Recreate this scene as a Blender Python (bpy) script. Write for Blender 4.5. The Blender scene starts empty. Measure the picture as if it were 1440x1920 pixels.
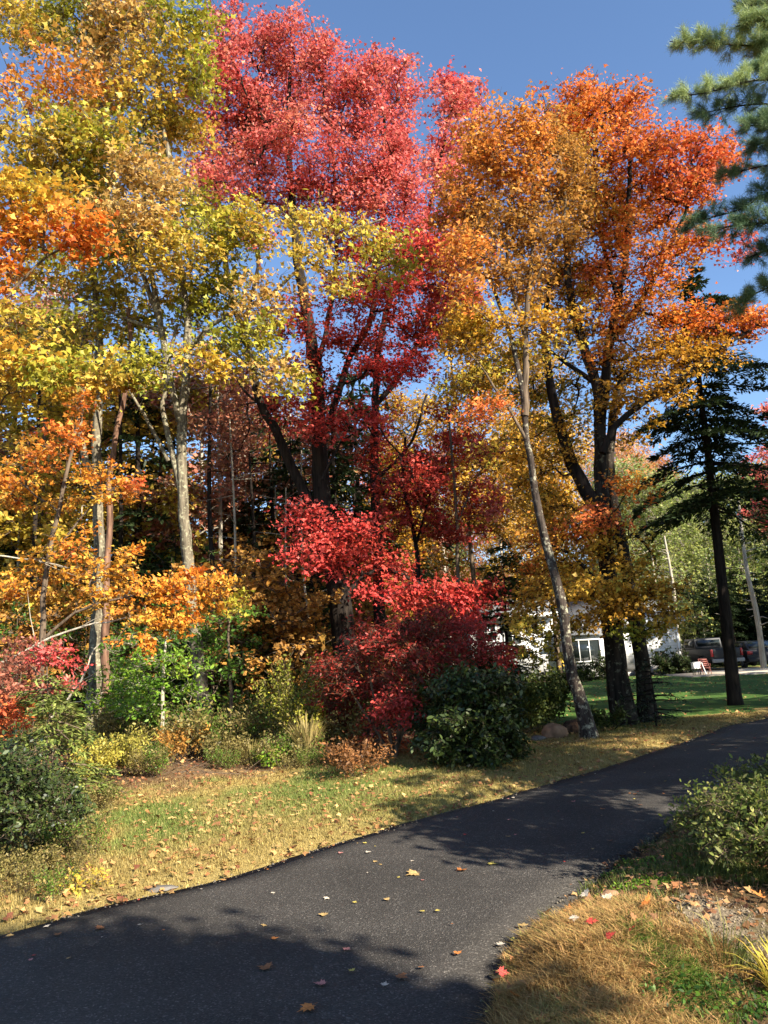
import bpy, math, random
import numpy as np
from mathutils import Matrix, Vector

R = math.radians
rng = np.random.default_rng(11)
random.seed(5)
scene = bpy.context.scene
COL = scene.collection

# ------------------------------------------------------------------ camera
FPX = 1400.0
EYE = 1.65
PITCH = R(11.4)
ROLL = R(-3.6)
cam_d = bpy.data.cameras.new("camera")
cam_d.sensor_fit = 'VERTICAL'
cam_d.sensor_height = 36.0
cam_d.lens = 36.0 * FPX / 1920.0
cam_d.clip_start = 0.05
cam_d.clip_end = 2000
cam = bpy.data.objects.new("camera", cam_d)
COL.objects.link(cam)
CM = Matrix.Rotation(R(90) + PITCH, 4, 'X') @ Matrix.Rotation(ROLL, 4, 'Z')
cam.matrix_world = Matrix.Translation((0, 0, EYE)) @ CM
scene.camera = cam
CM3 = np.array(CM.to_3x3())


def ray(px, py):
    return CM3 @ np.array([(px - 720) / FPX, (960 - py) / FPX, -1.0])


def at(px, py, Y):
    d = ray(px, py)
    return np.array([0, 0, EYE]) + d * (Y / d[1])


def G(px, py, z=0.0):
    d = ray(px, py)
    return np.array([0, 0, EYE]) + d * ((z - EYE) / d[2])


# ------------------------------------------------------------------ noise
_lat = np.random.default_rng(3).random((256, 256))


def vn(x, y, s=1.0, o=0):
    x = np.asarray(x) * s + 57.3 + o * 13.7
    y = np.asarray(y) * s + 31.9 + o * 7.1
    xi = np.floor(x).astype(int); yi = np.floor(y).astype(int)
    fx = x - xi; fy = y - yi
    fx = fx * fx * (3 - 2 * fx); fy = fy * fy * (3 - 2 * fy)
    a = _lat[xi & 255, yi & 255]; b = _lat[(xi + 1) & 255, yi & 255]
    c = _lat[xi & 255, (yi + 1) & 255]; d = _lat[(xi + 1) & 255, (yi + 1) & 255]
    return (a * (1 - fx) + b * fx) * (1 - fy) + (c * (1 - fx) + d * fx) * fy


def fbm(x, y, s=1.0, o=0, n=4):
    v = 0; a = 0.5
    for k in range(n):
        v = v + a * vn(x, y, s * 2 ** k, o + k); a *= 0.5
    return v / 0.9375


def nrm(v):
    return v / np.maximum(np.linalg.norm(v, axis=-1, keepdims=True), 1e-9)


# ------------------------------------------------------------------ object helpers
def link(o, parent=None):
    COL.objects.link(o)
    if parent is not None:
        o.parent = parent
    return o


def tag(o, label=None, cat=None, group=None, kind=None):
    if label: o['label'] = label
    if cat: o['category'] = cat
    if group: o['group'] = group
    if kind: o['kind'] = kind
    return o


def empty(name, loc, label, cat, group=None):
    o = bpy.data.objects.new(name, None)
    o.empty_display_size = 0.2
    o.location = loc
    link(o)
    return tag(o, label, cat, group)


def mesh_np(name, V, F, mat, parent=None, cols=None, smooth=False):
    """V (n,3); F: list of 2-D int arrays of faces (each array one face size)"""
    me = bpy.data.meshes.new(name)
    V = np.asarray(V, dtype=np.float32)
    if not isinstance(F, (list, tuple)):
        F = [F]
    F = [np.asarray(f, dtype=np.int32) for f in F if len(f)]
    loops = np.concatenate([f.ravel() for f in F])
    sizes = np.concatenate([np.full(len(f), f.shape[1], dtype=np.int32) for f in F])
    starts = np.concatenate([[0], np.cumsum(sizes)[:-1]]).astype(np.int32)
    me.vertices.add(len(V)); me.vertices.foreach_set("co", V.ravel())
    me.loops.add(len(loops)); me.loops.foreach_set("vertex_index", loops)
    me.polygons.add(len(sizes)); me.polygons.foreach_set("loop_start", starts)
    me.update(calc_edges=True)
    if smooth:
        me.polygons.foreach_set("use_smooth", np.ones(len(sizes), dtype=bool))
    if cols is not None:
        a = me.attributes.new("tint", "FLOAT_COLOR", "FACE")
        c4 = np.ones((len(sizes), 4), dtype=np.float32); c4[:, :3] = cols
        a.data.foreach_set("color", c4.ravel())
    me.materials.append(mat)
    o = bpy.data.objects.new(name, me)
    return link(o, parent)


class MB:
    """small mesh builder for hard-surface parts"""
    def __init__(self):
        self.v = []; self.f = {}
    def add(self, V, faces):
        o = len(self.v); self.v.extend([tuple(map(float, p)) for p in V])
        for f in faces:
            self.f.setdefault(len(f), []).append([i + o for i in f])
        return self
    def box(self, c, s, rz=0.0, taper=1.0):
        x, y, z = s[0] / 2, s[1] / 2, s[2] / 2
        P = []
        for sz in (-1, 1):
            k = taper if sz > 0 else 1
            for sx, sy in ((-1, -1), (1, -1), (1, 1), (-1, 1)):
                a, b = sx * x * k, sy * y * k
                P.append((c[0] + a * math.cos(rz) - b * math.sin(rz), c[1] + a * math.sin(rz) + b * math.cos(rz), c[2] + sz * z))
        return self.add(P, [(3, 2, 1, 0), (4, 5, 6, 7), (0, 1, 5, 4), (1, 2, 6, 5), (2, 3, 7, 6), (3, 0, 4, 7)])
    def extrude(self, prof, axis, a, b):
        """prof list of (u,v); axis 'x': (u,v)->(y,z)"""
        n = len(prof)
        def m(u, v, w):
            return (w, u, v) if axis == 'x' else (u, w, v)
        P = [m(u, v, a) for u, v in prof] + [m(u, v, b) for u, v in prof]
        F = [tuple(range(n))[::-1], tuple(range(n, 2 * n))] + [(i, (i + 1) % n, n + (i + 1) % n, n + i) for i in range(n)]
        return self.add(P, F)
    def disc(self, c, r, w, axis='x', n=20, r2=0.0):
        prof = [(c[1 if axis == 'x' else 0] + r * math.cos(t * 2 * math.pi / n), c[2] + r * math.sin(t * 2 * math.pi / n)) for t in range(n)]
        k = c[0] if axis == 'x' else c[1]
        return self.extrude(prof, axis, k - w / 2, k + w / 2)
    def bar(self, p, q, r, n=6):
        V, F = tube_np(np.array([p, q], float), np.array([r, r]), n)
        o = len(self.v); self.v.extend([tuple(map(float, x)) for x in V])
        for f in F.tolist(): self.f.setdefault(len(f), []).append([i + o for i in f])
        return self
    def build(self, name, mat, parent=None, bevel=0.0):
        o = mesh_np(name, np.array(self.v), [np.array(x) for x in self.f.values()], mat, parent)
        if bevel:
            m = o.modifiers.new("bevel", 'BEVEL'); m.width = bevel; m.segments = 2
        return o


def tube_np(P, r, n=8, wob=0.0, flare=None):
    P = np.asarray(P, float); r = np.asarray(r, float)
    T = np.gradient(P, axis=0); T = nrm(T)
    a = np.array([1.0, 0, 0]) if abs(nrm(P[-1] - P[0])[0]) < 0.8 else np.array([0, 1.0, 0])
    U = nrm(np.cross(T, a)); W = np.cross(T, U)
    ang = np.arange(n) * 2 * math.pi / n
    rr = r[:, None] * (1 + (wob * (rng.random((len(P), n)) - 0.5) if wob else 0))
    V = P[:, None, :] + rr[:, :, None] * (np.cos(ang)[None, :, None] * U[:, None, :] + np.sin(ang)[None, :, None] * W[:, None, :])
    i = np.arange(len(P) - 1)[:, None] * n; j = np.arange(n)[None, :]; k = (j + 1) % n
    F = np.stack([i + j, i + k, i + n + k, i + n + j], -1).reshape(-1, 4)
    return V.reshape(-1, 3), F


def tubes_batch(P, r, n=4):
    """P (K,m,3) r (K,m) -> one V,F"""
    K, m, _ = P.shape
    if K == 0:
        return np.zeros((0, 3)), np.zeros((0, 4), int)
    T = nrm(np.gradient(P, axis=1))
    a = np.where(np.abs(T[:, :1, 2:3]) > 0.8, np.array([1.0, 0, 0]), np.array([0, 0, 1.0]))
    U = nrm(np.cross(T, np.broadcast_to(a, T.shape))); W = np.cross(T, U)
    ang = np.arange(n) * 2 * math.pi / n
    V = P[:, :, None, :] + r[:, :, None, None] * (np.cos(ang)[None, None, :, None] * U[:, :, None, :] + np.sin(ang)[None, None, :, None] * W[:, :, None, :])
    b = np.arange(K)[:, None, None] * (m * n); i = np.arange(m - 1)[None, :, None] * n; j = np.arange(n)[None, None, :]; k = (j + 1) % n
    F = np.stack([b + i + j, b + i + k, b + i + n + k, b + i + n + j], -1).reshape(-1, 4)
    return V.reshape(-1, 3), F


class Geo:
    def __init__(self):
        self.V = []; self.F = {}; self.C = {}; self.n = 0
    def add(self, V, F, col=None):
        F = np.asarray(F)
        if len(F) == 0: return
        k = F.shape[1]
        self.V.append(V); self.F.setdefault(k, []).append(F + self.n); self.n += len(V)
        if col is not None:
            self.C.setdefault(k, []).append(np.broadcast_to(col, (len(F), 3)))
    def build(self, name, mat, parent=None, base=None, smooth=False):
        V = np.concatenate(self.V)
        if base is not None: V = V - np.asarray(base)
        ks = list(self.F)
        F = [np.concatenate(self.F[k]) for k in ks]
        C = np.concatenate([np.concatenate(self.C[k]) for k in ks]) if self.C else None
        return mesh_np(name, V, F, mat, parent, C, smooth)


# ------------------------------------------------------------------ leaf shapes
SHAPES = {
    'diamond': np.array([(0, 0, 0), (0.36, 0.5, -0.07), (0, 1, -0.1), (-0.36, 0.5, -0.07)]),
    'maple': np.array([(0, 0, 0), (0.5, 0.33, -0.10), (0.20, 0.50, 0.0), (0, 1, -0.12), (-0.20, 0.50, 0.0), (-0.5, 0.33, -0.10)]),
    'oval': np.array([(0, 0, 0), (0.2, 0.3, 0.04), (0.2, 0.66, 0.03), (0, 1, -0.06), (-0.2, 0.66, 0.03), (-0.2, 0.3, 0.04)]),
    'needle': np.array([(-0.09, 0, 0), (0.09, 0, 0), (0.05, 1, -0.03), (-0.05, 1, -0.03)]),
    'spray': np.array([(-0.10, 0, 0), (0.10, 0, 0), (0.16, 0.6, -0.05), (0, 1, -0.12), (-0.16, 0.6, -0.05)]),
    'pineneedle': np.array([(-0.017, 0, 0), (0.017, 0, 0), (0.010, 1, -0.02), (-0.010, 1, -0.02)]),
}


def leaf_geo(C, N, D, S, shape):
    T = SHAPES[shape]
    N = nrm(N)
    B = nrm(D - (D * N).sum(-1, keepdims=True) * N)
    A = np.cross(B, N)
    S = np.broadcast_to(S, (len(C),))
    V = C[:, None, :] + S[:, None, None] * (T[None, :, 0:1] * A[:, None, :] + T[None, :, 1:2] * B[:, None, :] + T[None, :, 2:3] * N[:, None, :])
    k = len(T)
    F = np.arange(len(C))[:, None] * k + np.arange(k)[None, :]
    return V.reshape(-1, 3), F


def pal_mix(pal, t):
    pal = np.asarray(pal, float)
    t = np.clip(t, 0, 0.9999) * (len(pal) - 1)
    i = t.astype(int); f = (t - i)[:, None]
    return pal[i] * (1 - f) + pal[np.minimum(i + 1, len(pal) - 1)] * f


# ------------------------------------------------------------------ materials
def new_mat(name):
    m = bpy.data.materials.new(name); m.use_nodes = True
    nt = m.node_tree
    b = nt.nodes["Principled BSDF"]
    return m, nt, b


def N_(nt, t, **kw):
    n = nt.nodes.new(t)
    for k, v in kw.items():
        setattr(n, k, v)
    return n


def leaf_mat(name, rough=0.5, trans=0.35, spec=0.35):
    m, nt, b = new_mat(name)
    at_ = N_(nt, "ShaderNodeAttribute", attribute_name="tint")
    geo = N_(nt, "ShaderNodeNewGeometry")
    nz = N_(nt, "ShaderNodeTexNoise"); nz.inputs["Scale"].default_value = 14.0; nz.inputs["Detail"].default_value = 3
    nt.links.new(geo.outputs["Position"], nz.inputs["Vector"])
    mr = N_(nt, "ShaderNodeMapRange"); mr.inputs[1].default_value = 0.25; mr.inputs[2].default_value = 0.75
    mr.inputs[3].default_value = 0.72; mr.inputs[4].default_value = 1.25
    nt.links.new(nz.outputs["Fac"], mr.inputs[0])
    mu = N_(nt, "ShaderNodeVectorMath", operation='SCALE')
    nt.links.new(at_.outputs["Color"], mu.inputs[0]); nt.links.new(mr.outputs[0], mu.inputs["Scale"])
    nt.links.new(mu.outputs[0], b.inputs["Base Color"])
    b.inputs["Roughness"].default_value = rough
    b.inputs["Specular IOR Level"].default_value = spec
    tr = N_(nt, "ShaderNodeBsdfTranslucent")
    nt.links.new(mu.outputs[0], tr.inputs["Color"])
    mx = N_(nt, "ShaderNodeMixShader"); mx.inputs[0].default_value = trans
    nt.links.new(b.outputs[0], mx.inputs[1]); nt.links.new(tr.outputs[0], mx.inputs[2])
    nt.links.new(mx.outputs[0], nt.nodes["Material Output"].inputs["Surface"])
    return m


def bark_mat(name, c1, c2, lichen=None, amt=0.5, zs=2.5, xs=22, bump=0.6):
    m, nt, b = new_mat(name)
    tc = N_(nt, "ShaderNodeNewGeometry")
    mp = N_(nt, "ShaderNodeMapping"); mp.inputs["Scale"].default_value = (xs, xs, zs)
    nt.links.new(tc.outputs["Position"], mp.inputs["Vector"])
    nz = N_(nt, "ShaderNodeTexNoise"); nz.inputs["Scale"].default_value = 1.0; nz.inputs["Detail"].default_value = 6; nz.inputs["Roughness"].default_value = 0.65
    nt.links.new(mp.outputs[0], nz.inputs["Vector"])
    cr = N_(nt, "ShaderNodeValToRGB")
    cr.color_ramp.elements[0].position = 0.36; cr.color_ramp.elements[0].color = (*c1, 1)
    cr.color_ramp.elements[1].position = 0.66; cr.color_ramp.elements[1].color = (*c2, 1)
    nt.links.new(nz.outputs["Fac"], cr.inputs[0])
    out = cr.outputs[0]
    if lichen:
        n2 = N_(nt, "ShaderNodeTexNoise"); n2.inputs["Scale"].default_value = 10; n2.inputs["Detail"].default_value = 7; n2.inputs["Roughness"].default_value = 0.7
        nt.links.new(tc.outputs["Position"], n2.inputs["Vector"])
        r2 = N_(nt, "ShaderNodeValToRGB")
        r2.color_ramp.elements[0].position = 1 - amt - 0.04; r2.color_ramp.elements[1].position = 1 - amt + 0.05
        nt.links.new(n2.outputs["Fac"], r2.inputs[0])
        mx = N_(nt, "ShaderNodeMix", data_type='RGBA')
        nt.links.new(r2.outputs[0], mx.inputs[0]); nt.links.new(out, mx.inputs[6]); mx.inputs[7].default_value = (*lichen, 1)
        out = mx.outputs[2]
    nt.links.new(out, b.inputs["Base Color"])
    b.inputs["Roughness"].default_value = 0.9
    b.inputs["Specular IOR Level"].default_value = 0.15
    bp = N_(nt, "ShaderNodeBump"); bp.inputs["Strength"].default_value = bump; bp.inputs["Distance"].default_value = 0.03
    nt.links.new(nz.outputs["Fac"], bp.inputs["Height"]); nt.links.new(bp.outputs[0], b.inputs["Normal"])
    return m


def plain_mat(name, col, rough=0.6, metal=0.0, spec=0.5, var=0.15, scale=8.0, bump=0.0):
    m, nt, b = new_mat(name)
    tc = N_(nt, "ShaderNodeTexCoord")
    nz = N_(nt, "ShaderNodeTexNoise"); nz.inputs["Scale"].default_value = scale; nz.inputs["Detail"].default_value = 5
    nt.links.new(tc.outputs["Object"], nz.inputs["Vector"])
    cr = N_(nt, "ShaderNodeValToRGB")
    cr.color_ramp.elements[0].position = 0.3; cr.color_ramp.elements[1].position = 0.7
    cr.color_ramp.elements[0].color = (*[c * (1 - var) for c in col], 1)
    cr.color_ramp.elements[1].color = (*[min(1, c * (1 + var)) for c in col], 1)
    nt.links.new(nz.outputs["Fac"], cr.inputs[0]); nt.links.new(cr.outputs[0], b.inputs["Base Color"])
    b.inputs["Roughness"].default_value = rough; b.inputs["Metallic"].default_value = metal
    b.inputs["Specular IOR Level"].default_value = spec
    if bump:
        bp = N_(nt, "ShaderNodeBump"); bp.inputs["Strength"].default_value = bump; bp.inputs["Distance"].default_value = 0.02
        nt.links.new(nz.outputs["Fac"], bp.inputs["Height"]); nt.links.new(bp.outputs[0], b.inputs["Normal"])
    return m


M_LEAF = leaf_mat("autumn_leaf", 0.5, 0.40, 0.3)
M_GLOSSY = leaf_mat("glossy_leaf", 0.42, 0.15, 0.35)
M_NEEDLE = leaf_mat("needle", 0.55, 0.18, 0.25)
M_GRASS = leaf_mat("grass_blade", 0.55, 0.3, 0.25)
M_LITTER = leaf_mat("dry_leaf", 0.65, 0.12, 0.2)
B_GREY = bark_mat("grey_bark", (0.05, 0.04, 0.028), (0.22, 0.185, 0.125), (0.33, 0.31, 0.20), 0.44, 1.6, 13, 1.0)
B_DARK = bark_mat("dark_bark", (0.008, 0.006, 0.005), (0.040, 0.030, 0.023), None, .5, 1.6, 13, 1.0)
B_DARKLICHEN = bark_mat("dark_lichen_bark", (0.010, 0.008, 0.006), (0.055, 0.042, 0.032), (0.18, 0.175, 0.12), 0.40, 1.4, 11, 1.2)
B_BIRCH = bark_mat("mottled_bark", (0.018, 0.013, 0.011), (0.085, 0.065, 0.052), (0.33, 0.31, 0.22), 0.43, 2.5, 14, 1.0)
B_ORANGE = bark_mat("reddish_bark", (0.06, 0.032, 0.02), (0.27, 0.15, 0.095), None, .5, 1.6, 13, 1.0)
B_PALE = bark_mat("pale_bark", (0.26, 0.22, 0.16), (0.52, 0.47, 0.37))
B_BROWN = bark_mat("brown_bark", (0.06, 0.042, 0.028), (0.19, 0.14, 0.095))

# palettes (linear leaf colours; a few hold crown shade)
P_RED = [(0.56, 0.075, 0.065), (0.68, 0.135, 0.115), (0.73, 0.20, 0.165), (0.74, 0.27, 0.16)]
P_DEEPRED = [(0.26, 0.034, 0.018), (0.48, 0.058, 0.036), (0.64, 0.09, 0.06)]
P_SCARLET = [(0.60, 0.055, 0.045), (0.70, 0.09, 0.075), (0.72, 0.14, 0.10)]
P_MAROON = [(0.15, 0.05, 0.02), (0.24, 0.030, 0.02), (0.42, 0.048, 0.035), (0.58, 0.07, 0.055)]
P_ORANGE = [(0.66, 0.15, 0.035), (0.74, 0.235, 0.04), (0.74, 0.32, 0.05), (0.68, 0.39, 0.06)]
P_ORRED = [(0.67, 0.145, 0.055), (0.74, 0.225, 0.055), (0.75, 0.31, 0.06)]
P_GOLD = [(0.50, 0.25, 0.03), (0.66, 0.36, 0.04), (0.70, 0.45, 0.06), (0.52, 0.42, 0.05)]
P_DULL = [(.12, .105, .035), (.22, .18, .055), (.32, .25, .085), (.19, .18, .045)]
P_PEACH = [(.46, .28, .07), (.58, .34, .10), (.62, .40, .12), (.5, .38, .08)]
P_AMBER = [(.68, .19, .03), (.74, .28, .035), (.74, .37, .05), (.68, .42, .06)]
P_OLIVE = [(0.38, 0.34, 0.045), (0.56, 0.43, 0.06), (0.67, 0.48, 0.075), (0.64, 0.35, 0.07), (0.42, 0.40, 0.05)]
P_YGREEN = [(0.22, 0.26, 0.03), (0.40, 0.38, 0.04), (0.50, 0.42, 0.05)]
P_TAN = [(0.52, 0.19, 0.045), (0.68, 0.28, 0.055), (0.74, 0.35, 0.06), (0.70, 0.22, 0.05)]
P_BROWNOL = [(0.30, 0.16, 0.04), (0.48, 0.24, 0.055), (0.58, 0.29, 0.06), (0.46, 0.26, 0.05)]
P_GREEN = [(0.035, 0.085, 0.015), (0.08, 0.17, 0.02), (0.15, 0.26, 0.03)]
P_LIME = [(0.10, 0.22, 0.02), (0.20, 0.34, 0.03), (0.36, 0.42, 0.04)]
P_DARKGREEN = [(0.018, 0.030, 0.009), (0.036, 0.056, 0.012), (0.075, 0.10, 0.022)]
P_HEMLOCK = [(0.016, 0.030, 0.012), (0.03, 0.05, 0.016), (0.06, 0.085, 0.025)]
P_PINE = [(0.06, 0.115, 0.06), (0.18, 0.27, 0.12), (0.40, 0.47, 0.18)]
P_FARGREEN = [(0.15, 0.21, 0.05), (0.26, 0.31, 0.08), (0.40, 0.39, 0.10)]
P_PINKBR = [(0.30, 0.10, 0.06), (0.42, 0.15, 0.09), (0.46, 0.22, 0.10)]

# ------------------------------------------------------------------ tree builder
DENS = 1.5


def resample(P, step=0.3):
    P = np.asarray(P, float)
    # catmull-rom smooth then fixed step
    Q = np.vstack([2 * P[0] - P[1], P, 2 * P[-1] - P[-2]])
    out = []
    for i in range(1, len(Q) - 2):
        n = max(2, int(np.linalg.norm(Q[i + 1] - Q[i]) / step))
        t = np.linspace(0, 1, n, endpoint=False)[:, None]
        a, b, c, d = Q[i - 1], Q[i], Q[i + 1], Q[i + 2]
        out.append(0.5 * (2 * b + (c - a) * t + (2 * a - 5 * b + 4 * c - d) * t ** 2 + (3 * b - a - 3 * c + d) * t ** 3))
    out.append(P[-1:])
    return np.vstack(out)


def lerp_r(r, n):
    r = np.asarray(r, float)
    return np.interp(np.linspace(0, 1, n), np.linspace(0, 1, len(r)), r)


def grow(limbs, A, alpha=0.25, r0=0.006, gnarl=0.12):
    """limbs: list of (P,r) resampled. A: attractors (K,3). returns twig paths (K,m,3), radii (K,m)"""
    nodes = np.concatenate([p for p, r in limbs])
    pl = np.concatenate([np.arange(len(p)) * 0.3 * 0.35 + 0.0 for p, r in limbs])
    K = len(A)
    m = 6
    paths = np.zeros((K, m, 3)); par = np.full(K, -1); wt = np.ones(K)
    best = np.full(K, np.inf); bi = np.zeros(K, int)
    for s in range(0, len(nodes), 200):
        d = np.linalg.norm(A[:, None, :] - nodes[None, s:s + 200, :], axis=-1) + alpha * pl[None, s:s + 200]
        j = d.argmin(1); v = d[np.arange(K), j]
        u = v < best; best[u] = v[u]; bi[u] = j[u] + s
    nlist = [nodes]; owner = np.full(len(nodes), -1)
    NN = np.zeros((len(nodes) + K * 3, 3)); NN[:len(nodes)] = nodes
    PL = np.zeros(len(NN)); PL[:len(nodes)] = pl
    OW = np.full(len(NN), -1); nn = len(nodes)
    todo = np.ones(K, bool); order = []
    tt = np.linspace(0, 1, m)
    for _ in range(K):
        k = int(np.where(todo, best, np.inf).argmin())
        todo[k] = False; order.append(k)
        p0 = NN[bi[k]]; p3 = A[k]
        L = np.linalg.norm(p3 - p0)
        up = np.array([0, 0, 1.0])
        p1 = p0 + (p3 - p0) * 0.4 + up * 0.06 * L + rng.normal(0, gnarl * L, 3)
        p2 = p0 + (p3 - p0) * 0.72 + rng.normal(0, gnarl * 0.7 * L, 3)
        t = tt[:, None]
        c = (1 - t) ** 3 * p0 + 3 * (1 - t) ** 2 * t * p1 + 3 * (1 - t) * t ** 2 * p2 + t ** 3 * p3
        paths[k] = c
        par[k] = OW[bi[k]]
        new = c[[2, 4, 5]]
        base = PL[bi[k]]
        NN[nn:nn + 3] = new; OW[nn:nn + 3] = k
        PL[nn:nn + 3] = base + L * np.array([0.4, 0.8, 1.0])
        d = np.linalg.norm(A[:, None, :] - new[None], axis=-1) + alpha * PL[None, nn:nn + 3]
        j = d.argmin(1); v = d[np.arange(K), j]
        u = (v < best) & todo; best[u] = v[u]; bi[u] = nn + j[u]
        nn += 3
    for k in reversed(order):
        if par[k] >= 0: wt[par[k]] += wt[k]
    rs = r0 * wt ** 0.46
    re = r0 * np.maximum(1, (wt - 1) * 0.55) ** 0.42
    rad = rs[:, None] * (1 - tt)[None] + np.minimum(re, rs)[:, None] * tt[None]
    return paths, rad


def blob(px, py, Y, rx, ry, rd=None, dens=1.0, pal=P_RED, t=0.5, sp=0.25):
    s = Y / FPX
    return dict(c=at(px, py, Y), r=np.array([rx * s, (rd if rd else (rx + ry) * 0.5 * s), ry * s]), dens=dens, pal=pal, t=t, sp=sp)


def limb(pts, w0, w1, Y=None, taper=0.7):
    """pts: (px,py[,Y]); widths in photo px"""
    P = []
    for i, p in enumerate(pts):
        y = p[2] if len(p) > 2 else Y
        P.append(at(p[0], p[1], y))
    s = (Y if Y else pts[0][2]) / FPX
    P = resample(P)
    r = (w0 + (w1 - w0) * np.linspace(0, 1, len(P)) ** taper) * 0.5 * s
    # small natural wobble
    P[1:-1] += rng.normal(0, 0.012, (len(P) - 2, 3))
    return P, r


def make_tree(name, label, base, limbs, blobs, bark, leaf=0.11, shape='maple', mat=None, per=55, rc=0.42, flat=0.5,
              dens=700, r0=0.006, flare=1.35, cat='tree', group=None, hang=0.25, parts=('trunk', 'crown'), sides=9, szvar=0.32, alpha=0.25, limb_bark=None, jit=0.20):
    base = np.asarray(base, float)
    root = empty(name, base, label, cat, group)
    g = Geo(); g2 = Geo() if parts[0] == 'trunk' and len(limbs) > 2 else g
    for i, (P, r) in enumerate(limbs):
        r = r.copy()
        if i == 0 and flare:
            z = P[:, 2] - base[2]
            r *= 1 + (flare - 1) * np.exp(-np.maximum(z, 0) / 0.35)
        V, F = tube_np(P, r, sides, wob=0.14)
        (g if i == 0 else g2).add(V, F)
    # smaller outlying sprays round every bough
    extra = []
    for b in blobs:
        for q in range(3):
            d = nrm(rng.normal(size=3)); kk_ = .34 + .22 * rng.random()
            extra.append(dict(b, c=b['c'] + d * b['r'] * (.95 + .3 * rng.random()), r=b['r'] * kk_, dens=b['dens'] * .95, t=b['t'] + rng.normal(0, .12)))
    blobs = [dict(b, dens=b['dens'] * .8) for b in blobs] + extra
    # leaf cluster centres
    cl = []; cb = []
    for bi_, b in enumerate(blobs):
        area = math.pi * b['r'][0] * b['r'][2]
        n = max(2, int(area * dens * DENS * b['dens'] / per))
        d = nrm(rng.normal(size=(n, 3)))
        u = rng.random((n, 1)) ** 0.48 * (0.72 + 0.62 * rng.random((n, 1)))
        cl.append(b['c'] + d * u * b['r']); cb.append(np.full(n, bi_))
    A = np.concatenate(cl); B = np.concatenate(cb)
    keep = A[:, 2] > 0.03
    A = A[keep]; B = B[keep]
    paths, rad = grow(limbs, A, alpha, r0)
    V, F = tubes_batch(paths, rad, 4)
    g2.add(V, F)
    # leaves: around the cluster centre, many strung on short twigs
    K = len(A)
    cen = A[:, :2].mean(0)
    out = A - np.array([cen[0], cen[1], A[:, 2].min() - 1.0]); out[:, 2] *= 0.3; out = nrm(out)
    nt_ = 4
    td = nrm(out[:, None, :] * 0.5 + rng.normal(0, 0.75, (K, nt_, 3)) * np.array([1, 1, 0.55]))
    tl = rc * (0.6 + 0.8 * rng.random((K, nt_, 1)))
    q = np.linspace(0, 1, 3)[None, None, :, None]
    tp = A[:, None, None, :] + td[:, :, None, :] * tl[:, :, None, :] * q
    tp[:, :, 2, 2] -= 0.03
    V, F = tubes_batch(tp.reshape(-1, 3, 3), np.broadcast_to(np.array([0.8, 0.55, 0.25]) * r0, (K * nt_, 3)), 3)
    g2.add(V, F)
    trunk = g.build(parts[0], bark, root, base, smooth=True)
    if g2 is not g: g2.build('limbs', limb_bark or bark, root, base, smooth=True)
    m = per
    ti = rng.integers(0, nt_, (K, m)); s = rng.random((K, m, 1)) ** 0.7
    kk = np.arange(K)[:, None]
    C = A[:, None, :] + td[kk, ti] * tl[kk, ti] * s
    C = C + rng.normal(0, rc * 0.30, (K, m, 3)) * np.array([1, 1, flat])
    C = C.reshape(-1, 3)
    Bk = np.repeat(B, m)
    Nn = np.array([0, 0, 0.55]) + np.repeat(out, m, 0) * 0.45 + rng.normal(0, 0.65, C.shape)
    D = nrm(np.repeat(out, m, 0) * 0.6 + rng.normal(0, 0.7, C.shape)) - np.array([0, 0, hang])
    S = leaf * (0.90 if K > 400 else 1.0) * (1 + szvar * rng.normal(size=len(C))).clip(0.4, 1.8)
    ct = rng.normal(0, 1, K)
    cols = np.zeros((len(C), 3))
    for bi_, b in enumerate(blobs):
        u = np.where(Bk == bi_)[0]
        t = b['t'] + b['sp'] * (0.75 * np.repeat(ct, m)[u] + 0.65 * rng.normal(size=len(u)))
        cols[u] = pal_mix(b['pal'], t)
    cols *= (1 + jit * rng.normal(size=(len(C), 1))).clip(0.5, 1.5)
    ok = (C[:, 2] > 0.01) & (rng.random(len(C)) < np.repeat(0.3 + 0.7 * rng.random(K) ** .7, m))
    lg = Geo()
    V, F = leaf_geo(C[ok], Nn[ok], D[ok], S[ok], shape)
    lg.add(V, F, cols[ok])
    crown = lg.build(parts[1], mat or M_LEAF, root, base)
    return root


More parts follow.
